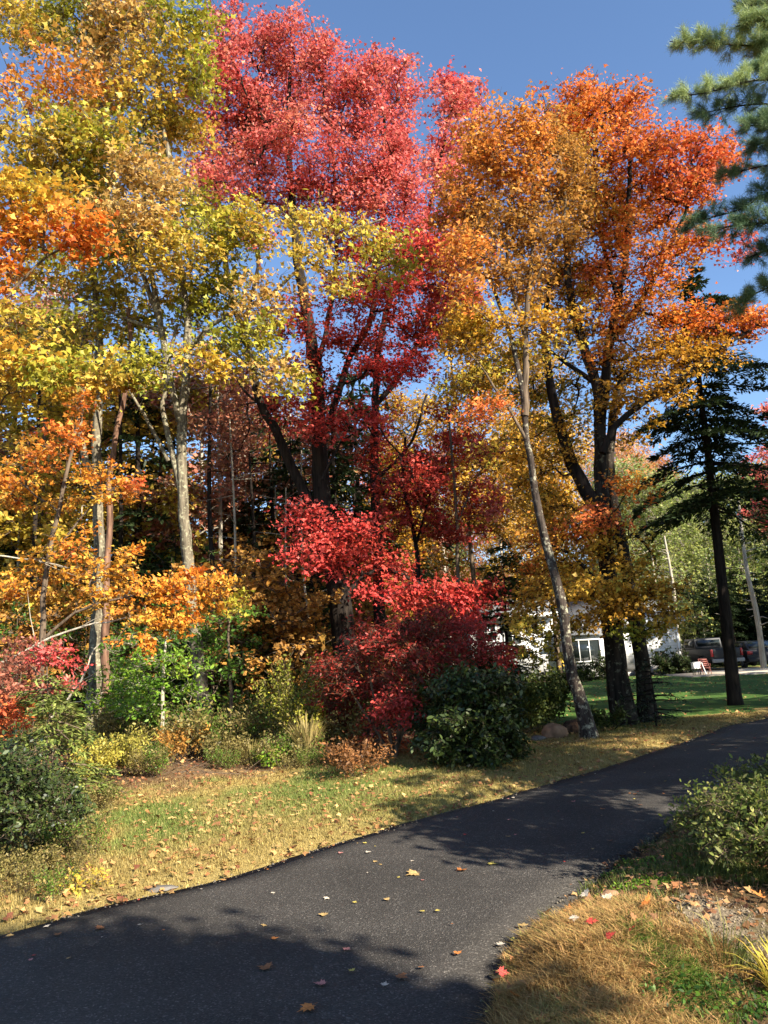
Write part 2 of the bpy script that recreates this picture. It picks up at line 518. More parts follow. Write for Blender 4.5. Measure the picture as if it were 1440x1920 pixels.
def make_conifer(name, label, base, P, r, zlo, length, bark, pal, whorl=0.42, nb=5, droop=0.25, needle=0.16, dens=60, group=None, cat='tree', t=0.5, up=0.0, mat=None, sun=None):
    """P,r trunk polyline resampled; branches along it from height zlo; length(f) with f 0 bottom..1 top"""
    base = np.asarray(base, float)
    root = empty(name, base, label, cat, group)
    g = Geo(); lg = Geo()
    V, F = tube_np(P, r, 9, wob=0.12); g.add(V, F)
    ztop = P[-1, 2]
    zs = np.arange(zlo, ztop - 0.1, whorl)
    BP = []; BR = []; C_ = []; N_l = []; D_ = []; S_ = []
    a0 = 0
    for z in zs:
        i = int(np.argmin(np.abs(P[:, 2] - z)))
        f = (z - zlo) / max(0.1, ztop - zlo)
        a0 += 1.1
        for k in range(nb):
            if rng.random() < 0.12: continue
            a = a0 + k * 2 * math.pi / nb + rng.normal(0, 0.35)
            L = length(f, a) * (0.65 + 0.5 * rng.random())
            if L < 0.1: continue
            dirv = np.array([math.cos(a), math.sin(a), up + rng.normal(0, 0.08)])
            q = np.linspace(0, 1, 7)[:, None]
            B = P[i] + np.array([0, 0, rng.normal(0, 0.1)]) + dirv * L * q + np.array([0, 0, -1.0]) * droop * L * q ** 1.8 + rng.normal(0, 0.02 * L, (7, 3)) * q
            BP.append(B); BR.append(np.linspace(0.012 + 0.009 * L, 0.004, 7))
            n = int(dens * L)
            s = rng.random(n) ** 0.75 * 0.9 + 0.1
            c = np.stack([np.interp(s, np.linspace(0, 1, 7), B[:, ax]) for ax in range(3)], -1)
            side = np.array([-math.sin(a), math.cos(a), 0.0])
            w = (rng.random(n) * 2 - 1) * 0.42 * L * (1.05 - s) ** 0.8 * np.minimum(1, s * 2.5)
            fw = np.abs(w) * 0.55
            c = c + side * w[:, None] + dirv * fw[:, None] + np.array([0, 0, -1.0]) * (np.abs(w) * 0.25)[:, None] + rng.normal(0, 0.025, (n, 3))
            C_.append(c)
            N_l.append(np.array([0, 0, 1.0]) + rng.normal(0, 0.4, (n, 3)))
            D_.append(dirv * 0.8 + side * np.sign(w)[:, None] * 0.7 + np.array([0, 0, -0.25]) + rng.normal(0, 0.35, (n, 3)))
            S_.append(needle * (0.6 + 0.8 * rng.random(n)))
    BP = np.array(BP); BR = np.array(BR)
    V, F = tubes_batch(BP, BR, 4); g.add(V, F)
    g.build('trunk', bark, root, base, smooth=True)
    C = np.concatenate(C_); Nn = np.concatenate(N_l); D = np.concatenate(D_); S = np.concatenate(S_)
    cols = pal_mix(pal, t + 0.28 * rng.normal(size=len(C))) * (1 + 0.15 * rng.normal(size=(len(C), 1))).clip(0.5, 1.5)
    V, F = leaf_geo(C, Nn, D, S, 'spray'); lg.add(V, F, cols)
    lg.build('foliage', mat or M_NEEDLE, root, base)
    return root


def copy_tree(root, loc, rz, sc, label=None, group=None):
    c = root.copy(); COL.objects.link(c)
    c.location = loc; c.rotation_euler = (0, 0, rz)
    c.scale = (sc, sc, sc) if np.isscalar(sc) else sc
    if label: c['label'] = label
    if group: c['group'] = group
    for ch in [o for o in scene.objects if o.parent == root]:
        d = ch.copy(); COL.objects.link(d); d.parent = c
    return c

# ================================================================== SETTING: road, ground, lawn
_L = [(-30, -21), (-12, -3.6), (-6, 2.3)] + [tuple(G(*p)[:2]) for p in [(0, 1755), (130, 1716), (280, 1680), (440, 1643), (560, 1605), (690, 1564), (830, 1525), (960, 1490), (1080, 1455), (1180, 1425), (1300, 1385), (1370, 1360), (1440, 1345)]] + [(13, 22.2), (17.5, 28.5), (20, 36), (21, 46)]
_Rr = [(-24, -25), (-7, -7.5), (-1.6, -0.8), (0.0, 2.4)] + [tuple(G(*p)[:2]) for p in [(928, 1920), (945, 1850), (975, 1780), (1035, 1715), (1110, 1655), (1200, 1590), (1290, 1522), (1350, 1488), (1440, 1440)]] + [(9.5, 14.6), (16, 20), (22, 27), (25.5, 36), (27, 46)]


def cr2(P, n):
    P = np.array([(x, y, 0) for x, y in P], float)
    P = resample(P, 0.25)
    d = np.concatenate([[0], np.cumsum(np.linalg.norm(np.diff(P, axis=0), axis=1))])
    t = np.linspace(0, d[-1], n)
    return np.stack([np.interp(t, d, P[:, k]) for k in range(2)], -1)


def cr_keep(P):
    P = np.array([(x, y, 0) for x, y in P], float)
    return resample(P, 0.12)[:, :2]


EL = cr_keep(_L); ER = cr_keep(_Rr)
for E, o in ((EL, 1), (ER, 5)):
    s = np.arange(len(E))
    E += ((vn(s, s * 0, 0.35, o) - 0.5) * 0.05 + (vn(s, s * 0, 1.3, o + 2) - 0.5) * 0.03)[:, None] * np.array([0.7, -0.7])
ROADPOLY = np.vstack([EL, ER[::-1]])


def seg_dist(x, y, E):
    x = np.asarray(x, float).ravel(); y = np.asarray(y, float).ravel()
    Es = E[::3]
    out = np.full(len(x), 1e9)
    for s in range(0, len(Es), 100):
        d = (x[:, None] - Es[None, s:s + 100, 0]) ** 2 + (y[:, None] - Es[None, s:s + 100, 1]) ** 2
        out = np.minimum(out, d.min(1))
    return np.sqrt(out)


def in_poly(x, y, P):
    x = np.asarray(x, float).ravel(); y = np.asarray(y, float).ravel()
    ins = np.zeros(len(x), bool)
    P = P[::2]
    x1, y1 = P[:, 0], P[:, 1]; x2, y2 = np.roll(x1, -1), np.roll(y1, -1)
    for a, b, c, d in zip(x1, y1, x2, y2):
        k = ((b > y) != (d > y))
        if not k.any(): continue
        ins ^= k & (x < (c - a) * (y - b) / (d - b + 1e-12) + a)
    return ins


def road_sd(x, y):
    """(inside, dist to left edge, dist to right edge)"""
    return in_poly(x, y, ROADPOLY), seg_dist(x, y, EL), seg_dist(x, y, ER)


MOUND = [(G(1100, 1830)[:2], 0.42, 0.10), (G(1290, 1780)[:2], 0.40, 0.10), (G(1400, 1700)[:2], 0.6, 0.10), (G(720, 1455)[:2], 1.0, 0.10), (np.array([-7.5, 13.0]), 3.0, 0.30)]


def gz_raw(x, y, ins, dl, dr):
    d = np.minimum(dl, dr)
    z = -0.035 + 0.075 * np.clip(d / 0.45, 0, 1) + (fbm(x, y, 0.9, 3) - 0.5) * 0.10 * np.clip(d / 0.8, 0, 1)
    for c, s, h in MOUND:
        z = z + h * np.exp(-((x - c[0]) ** 2 + (y - c[1]) ** 2) / (2 * s * s)) * np.clip(d / 0.3, 0, 1)
    return np.where(ins, -0.06, z)


def gz(x, y):
    x = np.atleast_1d(np.asarray(x, float)); y = np.atleast_1d(np.asarray(y, float))
    ins, dl, dr = road_sd(x, y)
    return gz_raw(x, y, ins, dl, dr)


def gp(px, py):
    """ground point seen at a place in the photograph"""
    p = G(px, py)
    p[2] = gz(p[0], p[1])[0]
    return p


def gxy(x, y):
    return np.array([x, y, gz(x, y)[0]])


xs = np.concatenate([[-400, -200, -100, -60, -40, -30, -24, -20, -17, -15, -13, -12, -11, -10], np.arange(-9, 16, 0.12), [16, 17, 18, 19, 20, 22, 24, 27, 30, 35, 40, 50, 70, 100, 200, 400]])
ys = np.concatenate([[-300, -100, -50, -25, -15, -10, -6, -3, -1, 0.5], np.arange(1.5, 22, 0.12), np.arange(22, 50, 0.6), [51, 55, 60, 70, 80, 100, 130, 180, 260, 400, 900]])
XX, YY = np.meshgrid(xs, ys, indexing='ij')
ins, dl, dr = road_sd(XX, YY)
ZZ = gz_raw(XX.ravel(), YY.ravel(), ins, dl, dr)
GV = np.stack([XX.ravel(), YY.ravel(), ZZ], -1)
ni, nj = XX.shape
ii, jj = np.meshgrid(np.arange(ni - 1), np.arange(nj - 1), indexing='ij')
q = ii * nj + jj
GF = np.stack([q, q + nj, q + nj + 1, q + 1], -1).reshape(-1, 4)
cx = GV[GF].mean(1)
cins = ins[GF].all(1)
cdl, cdr = dl[GF].mean(1), dr[GF].mean(1)
leftside = cdl < cdr


def zone(x, y, dl, dr):
    """ground colours: straw, green grass, leaf litter, forest floor, bare sandy soil"""
    left = dl < dr
    n1 = fbm(x, y, 0.8, 9); n2 = fbm(x, y, 2.6, 14)
    straw = np.array([0.335, 0.25, 0.088]); green = np.array([0.15, 0.19, 0.045]); litter = np.array([0.22, 0.14, 0.07])
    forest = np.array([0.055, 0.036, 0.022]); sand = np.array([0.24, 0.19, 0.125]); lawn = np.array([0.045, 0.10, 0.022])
    g = np.clip((n1 - 0.46) * 6, 0, 1) * np.clip((dl - 0.8) / 1.0, 0, 1)
    g = np.maximum(g, 0.85 * np.exp(-(((x + 0.9) / 1.6) ** 2 + ((y - 9.4) / 1.0) ** 2)))
    c = straw * (1 - g)[:, None] + green * g[:, None]
    lit = np.clip((dl - 3.7 + (n2 - 0.5) * 2.0) / 0.8, 0, 1) * (y < 40)
    c = c * (1 - lit)[:, None] + litter * lit[:, None]
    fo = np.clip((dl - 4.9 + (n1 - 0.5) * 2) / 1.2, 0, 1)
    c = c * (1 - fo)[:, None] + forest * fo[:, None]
    # right side
    cr = litter * 0.6 * (1 - np.clip((n2 - 0.4) * 4, 0, 1))[:, None] + green * 0.7 * np.clip((n2 - 0.4) * 4, 0, 1)[:, None]
    a = G(1080, 1850)[:2]; sc_ = np.exp(-(((x - a[0]) / 0.62) ** 2 + ((y - a[1]) / 0.75) ** 2) * 0.9)
    k = np.clip(sc_ * 2.2 - 0.5 + (n2 - .5), 0, 1)[:, None]
    cr = cr * (1 - k) + straw * 1.1 * k
    b = G(1300, 1790)[:2]; sd = np.exp(-(((x - b[0]) / 0.40) ** 2 + ((y - b[1]) / 0.36) ** 2))
    k = np.clip((sd - 0.3 + (n2 - .5) * 0.5) * 4, 0, 1)[:, None]
    cr = cr * (1 - k) + sand * k
    return np.where(left[:, None], c, cr)


LAWNP = np.array([(1.5, 17.6), (6.0, 17.2), (9.2, 18.8), (12.5, 22.4), (17.0, 28.6), (19.5, 36), (20.2, 43), (3.0, 43.5), (2.0, 30)])
clawn = in_poly(cx[:, 0] + (fbm(cx[:, 0], cx[:, 1], .8, 2) - .5) * 1.5, cx[:, 1] + (fbm(cx[:, 0], cx[:, 1], .8, 6) - .5) * 1.5, np.repeat(LAWNP, 2, 0)) & ~cins
gcol = zone(cx[:, 0], cx[:, 1], cdl, cdr)


def ground_mat(name, dark=0.75, light=1.25, scale=30, bump=0.8):
    m, nt, b = new_mat(name)
    a = N_(nt, "ShaderNodeAttribute", attribute_name="tint")
    geo = N_(nt, "ShaderNodeNewGeometry")
    nz = N_(nt, "ShaderNodeTexNoise"); nz.inputs["Scale"].default_value = scale; nz.inputs["Detail"].default_value = 8; nz.inputs["Roughness"].default_value = 0.75
    nt.links.new(geo.outputs["Position"], nz.inputs["Vector"])
    mr = N_(nt, "ShaderNodeMapRange"); mr.inputs[1].default_value = 0.3; mr.inputs[2].default_value = 0.7; mr.inputs[3].default_value = dark; mr.inputs[4].default_value = light
    nt.links.new(nz.outputs["Fac"], mr.inputs[0])
    mu = N_(nt, "ShaderNodeVectorMath", operation='SCALE'); nt.links.new(a.outputs["Color"], mu.inputs[0]); nt.links.new(mr.outputs[0], mu.inputs["Scale"])
    nt.links.new(mu.outputs[0], b.inputs["Base Color"]); b.inputs["Roughness"].default_value = 0.95; b.inputs["Specular IOR Level"].default_value = 0.1
    bp = N_(nt, "ShaderNodeBump"); bp.inputs["Strength"].default_value = bump; bp.inputs["Distance"].default_value = 0.03
    nt.links.new(nz.outputs["Fac"], bp.inputs["Height"]); nt.links.new(bp.outputs[0], b.inputs["Normal"])
    return m


M_GROUND = ground_mat("soil_and_straw", 0.55, 1.35)
M_LAWN = ground_mat("mown_lawn", 0.75, 1.25, 22, 0.6)
o = mesh_np("ground", GV, [GF[~clawn]], M_GROUND, None, gcol[~clawn], smooth=True); tag(o, kind="structure")
n_ = fbm(cx[clawn, 0], cx[clawn, 1], 0.5, 21)
o = mesh_np("lawn", GV, [GF[clawn]], M_LAWN, None, np.array([0.060, 0.118, 0.024]) * (0.8 + 0.5 * n_)[:, None], smooth=True); tag(o, kind="structure")

# road: lofted between its two edges
NR = 420
A_ = cr2([tuple(p) for p in EL[::4]], NR); B_ = cr2([tuple(p) for p in ER[::4]], NR)
# pair by nearest along the road so strips stay short
NC = 8
EA, EB = EL, ER
def edge_at(E, n):
    d = np.concatenate([[0], np.cumsum(np.linalg.norm(np.diff(E, axis=0), axis=1))])
    t = np.linspace(0, d[-1], n)
    return np.stack([np.interp(t, d, E[:, k]) for k in range(2)], -1)
EA, EB = edge_at(EL, 900), edge_at(ER, 900)
w = np.linspace(0, 1, NC + 1)
RV = EA[:, None, :] * (1 - w)[None, :, None] + EB[:, None, :] * w[None, :, None]
RZ = np.broadcast_to(0.012 * np.sin(math.pi * w), RV.shape[:2]) + (fbm(RV[..., 0], RV[..., 1], 0.7, 4) - 0.5) * 0.012
top = np.concatenate([RV, RZ[..., None]], -1).reshape(-1, 3)
lo = np.concatenate([np.concatenate([EA + 0, np.full((900, 1), -0.075)], 1), np.concatenate([EB, np.full((900, 1), -0.075)], 1)])
i_, j_ = np.meshgrid(np.arange(899), np.arange(NC), indexing='ij'); q = i_ * (NC + 1) + j_
RF = np.stack([q, q + 1, q + NC + 2, q + NC + 1], -1).reshape(-1, 4)
nt0 = len(top); k = np.arange(899)
SF1 = np.stack([k * (NC + 1), (k + 1) * (NC + 1), nt0 + k + 1, nt0 + k], -1)
SF2 = np.stack([k * (NC + 1) + NC, nt0 + 900 + k, nt0 + 900 + k + 1, (k + 1) * (NC + 1) + NC], -1)
m, nt, b = new_mat("asphalt")
geo = N_(nt, "ShaderNodeNewGeometry")
vo = N_(nt, "ShaderNodeTexVoronoi"); vo.inputs["Scale"].default_value = 110
nt.links.new(geo.outputs["Position"], vo.inputs["Vector"])
sep = N_(nt, "ShaderNodeSeparateColor"); nt.links.new(vo.outputs["Color"], sep.inputs[0])
cr = N_(nt, "ShaderNodeValToRGB")
E = cr.color_ramp.elements
E[0].position = 0.0; E[0].color = (0.034, 0.031, 0.027, 1); E[1].position = 1.0; E[1].color = (0.15, 0.135, 0.115, 1)
e = E.new(0.72); e.color = (0.052, 0.047, 0.041, 1); e = E.new(0.93); e.color = (0.075, 0.069, 0.061, 1)
nt.links.new(sep.outputs[0], cr.inputs[0])
nz = N_(nt, "ShaderNodeTexNoise"); nz.inputs["Scale"].default_value = 0.9; nz.inputs["Detail"].default_value = 9; nz.inputs["Roughness"].default_value = .62
nt.links.new(geo.outputs["Position"], nz.inputs["Vector"])
mr = N_(nt, "ShaderNodeMapRange"); mr.inputs[1].default_value = 0.3; mr.inputs[2].default_value = 0.7; mr.inputs[3].default_value = 0.72; mr.inputs[4].default_value = 1.28
nt.links.new(nz.outputs["Fac"], mr.inputs[0])
mu = N_(nt, "ShaderNodeVectorMath", operation='SCALE'); nt.links.new(cr.outputs[0], mu.inputs[0]); nt.links.new(mr.outputs[0], mu.inputs["Scale"])
nt.links.new(mu.outputs[0], b.inputs["Base Color"])
b.inputs["Roughness"].default_value = 0.78; b.inputs["Specular IOR Level"].default_value = 0.22
n3 = N_(nt, "ShaderNodeTexNoise"); n3.inputs["Scale"].default_value = 90; n3.inputs["Detail"].default_value = 5
nt.links.new(geo.outputs["Position"], n3.inputs["Vector"])
ad = N_(nt, "ShaderNodeMath", operation='ADD'); nt.links.new(vo.outputs["Distance"], ad.inputs[0]); nt.links.new(n3.outputs["Fac"], ad.inputs[1])
bp = N_(nt, "ShaderNodeBump"); bp.inputs["Strength"].default_value = 0.75; bp.inputs["Distance"].default_value = 0.006
nt.links.new(ad.outputs[0], bp.inputs["Height"]); nt.links.new(bp.outputs[0], b.inputs["Normal"])
o = mesh_np("driveway", np.vstack([top, lo]), [np.vstack([RF, SF1, SF2])], m, None, None, smooth=False); tag(o, kind="structure")

# pale gravel pad where the vehicles stand
M_GRAVEL = plain_mat("pale_gravel", (0.42, 0.36, 0.28), 0.95, 0, 0.1, 0.3, 6, 0.6)
pp = [(14.2, 37.0), (19.6, 36.2), (20.4, 40.2), (20.8, 47), (17.2, 48), (14.6, 44)]
MB().add([(x, y, 0.10) for x, y in pp] + [(x, y, -0.1) for x, y in pp], [tuple(range(6))] + [(i, i + 6, (i + 1) % 6 + 6, (i + 1) % 6) for i in range(6)]).build("parking_pad", M_GRAVEL)["kind"] = "structure"

# ================================================================== TREES OF THE PICTURE
def bl(Y, pal, items, t=0.5, sp=0.25, dens=1.0):
    out = []
    for it in items:
        px, py, rx, ry = it[:4]
        k = dict(it[4]) if len(it) > 4 else {}
        y = Y + k.pop('dy', rng.normal(0, 0.6))
        out.append(blob(px, py, y, rx, ry, k.pop('rd', None), k.pop('d', dens), k.pop('pal', pal if pal is not P_OLIVE else [P_OLIVE, P_OLIVE, P_OLIVE, P_YGREEN, P_PEACH, P_YGREEN][rng.integers(0, 6)]), k.pop('t', t), k.pop('sp', sp)))
    return out


# --- tall grey maple on the left, olive-yellow crown
Y = 17.6
L1 = [limb([(396, 1408), (388, 1345), (378, 1290), (366, 1190), (352, 1050), (342, 920), (341, 800), (347, 725), (352, 640), (346, 560), (332, 450), (322, 330), (300, 200), (290, 60)], 30, 8, Y),
      limb([(341, 930), (330, 880), (316, 820), (305, 770), (309, 735), (318, 680), (330, 610)], 15, 6, Y),
      limb([(316, 865), (290, 815), (268, 775), (246, 738), (225, 690)], 9, 4, Y),
      limb([(344, 800), (328, 755), (315, 690), (300, 610), (285, 520), (272, 400), (268, 250), (262, 90)], 16, 6, Y),
      limb([(300, 610), (262, 500), (225, 410), (212, 330), (190, 200), (160, 40)], 11, 5, Y),
      limb([(349, 660), (395, 610), (440, 585), (500, 560), (560, 505), (640, 440), (720, 410)], 11, 4, Y - 0.8),
      limb([(346, 600), (390, 540), (420, 480), (440, 440)], 9, 3, Y),
      limb([(262, 500), (180, 420), (110, 330), (60, 240), (20, 140)], 9, 4, Y),
      limb([(300, 620), (240, 600), (170, 570), (90, 560)], 8, 3, Y)]
S1 = bl(Y, P_OLIVE, [(40, 30, 80, 60), (150, 40, 90, 70), (250, 40, 80, 70), (340, 50, 60, 60), (370, 140, 45, 60), (90, 170, 110, 80, dict(pal=P_TAN, d=.6)), (190, 160, 80, 80), (280, 180, 90, 90), (340, 260, 55, 60),
    (110, 270, 110, 70), (210, 290, 90, 70), (60, 330, 70, 60), (300, 330, 80, 60), (170, 370, 100, 60), (260, 420, 100, 60), (360, 400, 80, 50), (410, 470, 80, 55), (300, 490, 80, 50), (200, 480, 80, 45), (110, 510, 70, 40, dict(d=.7)),
    (470, 420, 60, 40), (560, 420, 70, 32, dict(d=.6)), (640, 420, 50, 28, dict(dy=-1.2, d=.6)), (690, 455, 50, 32, dict(dy=-1.4, t=.4, d=.6)), (735, 490, 35, 40, dict(dy=-1.6, pal=P_YGREEN, t=.8)), (650, 530, 60, 30, dict(dy=-1.4, d=.6)), (560, 500, 55, 32, dict(dy=-1.2, d=.6)), (500, 560, 60, 50, dict(dy=-1)),
    (400, 560, 70, 50), (330, 570, 60, 40, dict(d=.7)), (480, 640, 60, 40, dict(dy=-1, pal=P_YGREEN, t=.7)), (500, 700, 50, 35, dict(dy=-1, t=.4)), (420, 650, 50, 40, dict(dy=-.8)), (545, 720, 25, 25, dict(dy=-1, pal=P_YGREEN, t=.9)), (265, 690, 65, 40, dict(dy=-1.3, pal=P_YGREEN, t=.5, d=1.2)), (390, 690, 55, 32, dict(dy=-1.3, pal=P_GOLD, t=.6)),
    (200, 600, 60, 35, dict(d=.6)), (120, 610, 60, 30, dict(d=.6))], t=0.45, sp=0.28)
make_tree("maple_tree", "tall grey barked forked maple with yellow olive leaves left of the red crown", gxy(*at(396, 1408, Y)[:2]), L1, S1, B_GREY, leaf=0.135, per=30, rc=0.46, flat=0.4, dens=440, r0=0.0065, flare=1.3, szvar=0.3)

# --- orange / yellow maple cut by the left edge
Y = 14.5
L = [limb([(-60, 1330), (-55, 1100), (-45, 900), (-35, 700), (-25, 560), (-20, 450), (-25, 380)], 26, 8, Y),
     limb([(-40, 820), (10, 700), (60, 640), (120, 610)], 9, 3, Y),
     limb([(-28, 620), (30, 540), (90, 480), (170, 440)], 9, 3, Y)]
S = bl(Y, P_GOLD, [(30, 440, 80, 50, dict(pal=P_ORANGE, t=.75)), (110, 440, 70, 40, dict(pal=P_ORANGE, t=.6)), (180, 455, 50, 25, dict(pal=P_ORANGE, t=.4)), (20, 520, 60, 45, dict(pal=P_ORANGE, t=.6)), (20, 360, 60, 50, dict(t=.7)), (90, 380, 50, 35, dict(t=.6)),
    (40, 690, 70, 35, dict(t=.5)), (110, 700, 60, 30, dict(pal=P_YGREEN, t=.5)), (150, 730, 70, 30, dict(t=.3)), (60, 620, 60, 30, dict(pal=P_OLIVE, d=.6)), (20, 750, 40, 30, dict(t=.5, d=.7)), (170, 690, 40, 25, dict(pal=P_OLIVE, d=.7))], sp=.25)
make_tree("maple_tree", "orange and golden maple cut off by the left edge of the photo", gxy(*at(-60, 1330, Y)[:2]), L, S, B_BROWN, leaf=0.125, per=34, rc=0.42, flat=0.4, dens=560)

# --- young orange maple in front of the wood
Y = 13.0
L = [limb([(80, 1330), (78, 1230), (82, 1120), (100, 1000), (128, 880), (150, 780), (158, 730)], 14, 5, Y),
     limb([(80, 1200), (140, 1150), (230, 1120), (330, 1110), (420, 1105)], 7, 2, Y - .4),
     limb([(90, 1050), (130, 1000), (180, 940), (240, 905)], 6, 2, Y - .4),
     limb([(110, 960), (70, 930), (30, 900)], 5, 2, Y)]
S = bl(Y, P_AMBER, [(150, 770, 30, 25, dict(pal=P_ORANGE, t=.4)), (125, 830, 55, 28, dict(pal=P_ORANGE, t=.4)), (70, 860, 55, 28, dict(pal=P_ORANGE, t=.5)), (25, 900, 35, 30, dict(t=.35)), (60, 925, 50, 22, dict(t=.7)), (15, 945, 25, 18, dict(t=.4)), (110, 950, 30, 14, dict(t=.6)),
    (205, 895, 50, 24, dict(dy=-.5, t=.5)), (170, 915, 40, 18, dict(dy=-.5, t=.75)), (250, 918, 34, 13, dict(dy=-.5, pal=P_ORRED, t=.4)), (210, 935, 45, 14, dict(dy=-.5, t=.7)),
    (95, 1030, 35, 18, dict(t=.8)), (155, 1030, 22, 25, dict(t=.3)), (235, 1045, 30, 15, dict(t=.8)), (75, 1085, 50, 28, dict(t=.6)), (140, 1090, 55, 26, dict(t=.65)), (205, 1075, 45, 24, dict(dy=-.4, t=.75)), (25, 1100, 25, 20, dict(t=.5)), (60, 1120, 35, 15, dict(t=.8)), (190, 1115, 45, 24, dict(dy=-.4, t=.7)),
    (260, 1120, 50, 36, dict(dy=-.5, t=.5, d=1.3)), (310, 1125, 50, 42, dict(dy=-.5, t=.55, d=1.3)), (355, 1110, 50, 34, dict(dy=-.5, t=.45, d=1.3)), (400, 1110, 40, 32, dict(dy=-.5, t=.7)), (425, 1125, 22, 20, dict(dy=-.5, pal=P_YGREEN, t=.7)), (280, 1165, 55, 18, dict(dy=-.5, t=.7)), (345, 1150, 38, 20, dict(dy=-.5, t=.5)), (260, 1210, 35, 14, dict(t=.3, d=.5))], sp=.22)
make_tree("maple_sapling", "young bright orange maple with layered sprays in front of the dark wood", gxy(*at(80, 1330, Y)[:2]), L, S, B_BROWN, leaf=0.080, per=24, rc=0.19, flat=0.25, dens=720, r0=0.004, jit=.14)

# --- old lichened trunk and the reddish crooked trunk behind it
Y = 18.6
L = [limb([(172, 1378), (176, 1300), (182, 1200), (186, 1080), (184, 960), (182, 860), (184, 760), (186, 660), (180, 560), (170, 440), (160, 330)], 30, 10, Y),
     limb([(180, 900), (160, 860), (148, 800), (150, 740), (140, 660)], 17, 7, Y)]
S = bl(Y + .8, P_OLIVE, [(150, 560, 80, 50, dict(d=.6)), (200, 440, 70, 60, dict(d=.6)), (110, 640, 60, 40, dict(d=.6)), (240, 640, 50, 30, dict(d=.5)), (170, 330, 80, 60, dict(d=.6))], t=.3)
make_tree("maple_tree", "lichen spotted grey trunk with a stubby side limb behind the young orange maple", gxy(*at(172, 1378, Y)[:2]), L, S, B_GREY, leaf=0.13, per=30, rc=.5, dens=420)
Y = 17.9
L = [limb([(198, 1300), (197, 1180), (200, 1060), (206, 980), (204, 920), (212, 850), (222, 790), (236, 735), (244, 660), (240, 580)], 17, 8, Y),
     limb([(310, 1010), (318, 970), (305, 920), (300, 880)], 8, 5, Y + .3)]
L = L[:1]
S = bl(Y + .5, P_OLIVE, [(240, 590, 55, 40, dict(d=.6)), (230, 500, 60, 40, dict(d=.6))], t=.5)
make_tree("maple_tree", "thin crooked tree with reddish brown bark between two grey trunks", gxy(*at(198, 1300, Y)[:2]), L, S, B_ORANGE, leaf=0.13, per=30, rc=.45, dens=420)

# --- the big red maple
Y = 19.5
L = [limb([(662, 1340), (652, 1250), (644, 1180), (634, 1100), (622, 1030), (608, 965), (600, 880), (598, 790), (592, 700), (578, 600), (560, 500), (548, 380), (540, 240), (545, 120)], 54, 7, Y),
     limb([(612, 985), (585, 945), (558, 900), (535, 850), (512, 800), (486, 750), (474, 690), (455, 620), (430, 540), (415, 420), (400, 300)], 24, 7, Y),
     limb([(600, 850), (618, 790), (640, 720), (655, 670), (690, 610), (705, 540), (715, 440), (722, 320), (720, 200)], 16, 6, Y),
     limb([(486, 752), (465, 740), (440, 700), (420, 650)], 7, 3, Y),
     limb([(592, 700), (615, 600), (630, 500), (628, 380), (622, 240)], 12, 5, Y + .5),
     limb([(640, 1130), (680, 1080), (730, 1070), (800, 1100), (860, 1120)], 12, 4, Y - 2.2),
     limb([(604, 900), (640, 830), (690, 800)], 7, 3, Y - 1),
     limb([(455, 620), (480, 520), (490, 400), (470, 250)], 9, 4, Y)]
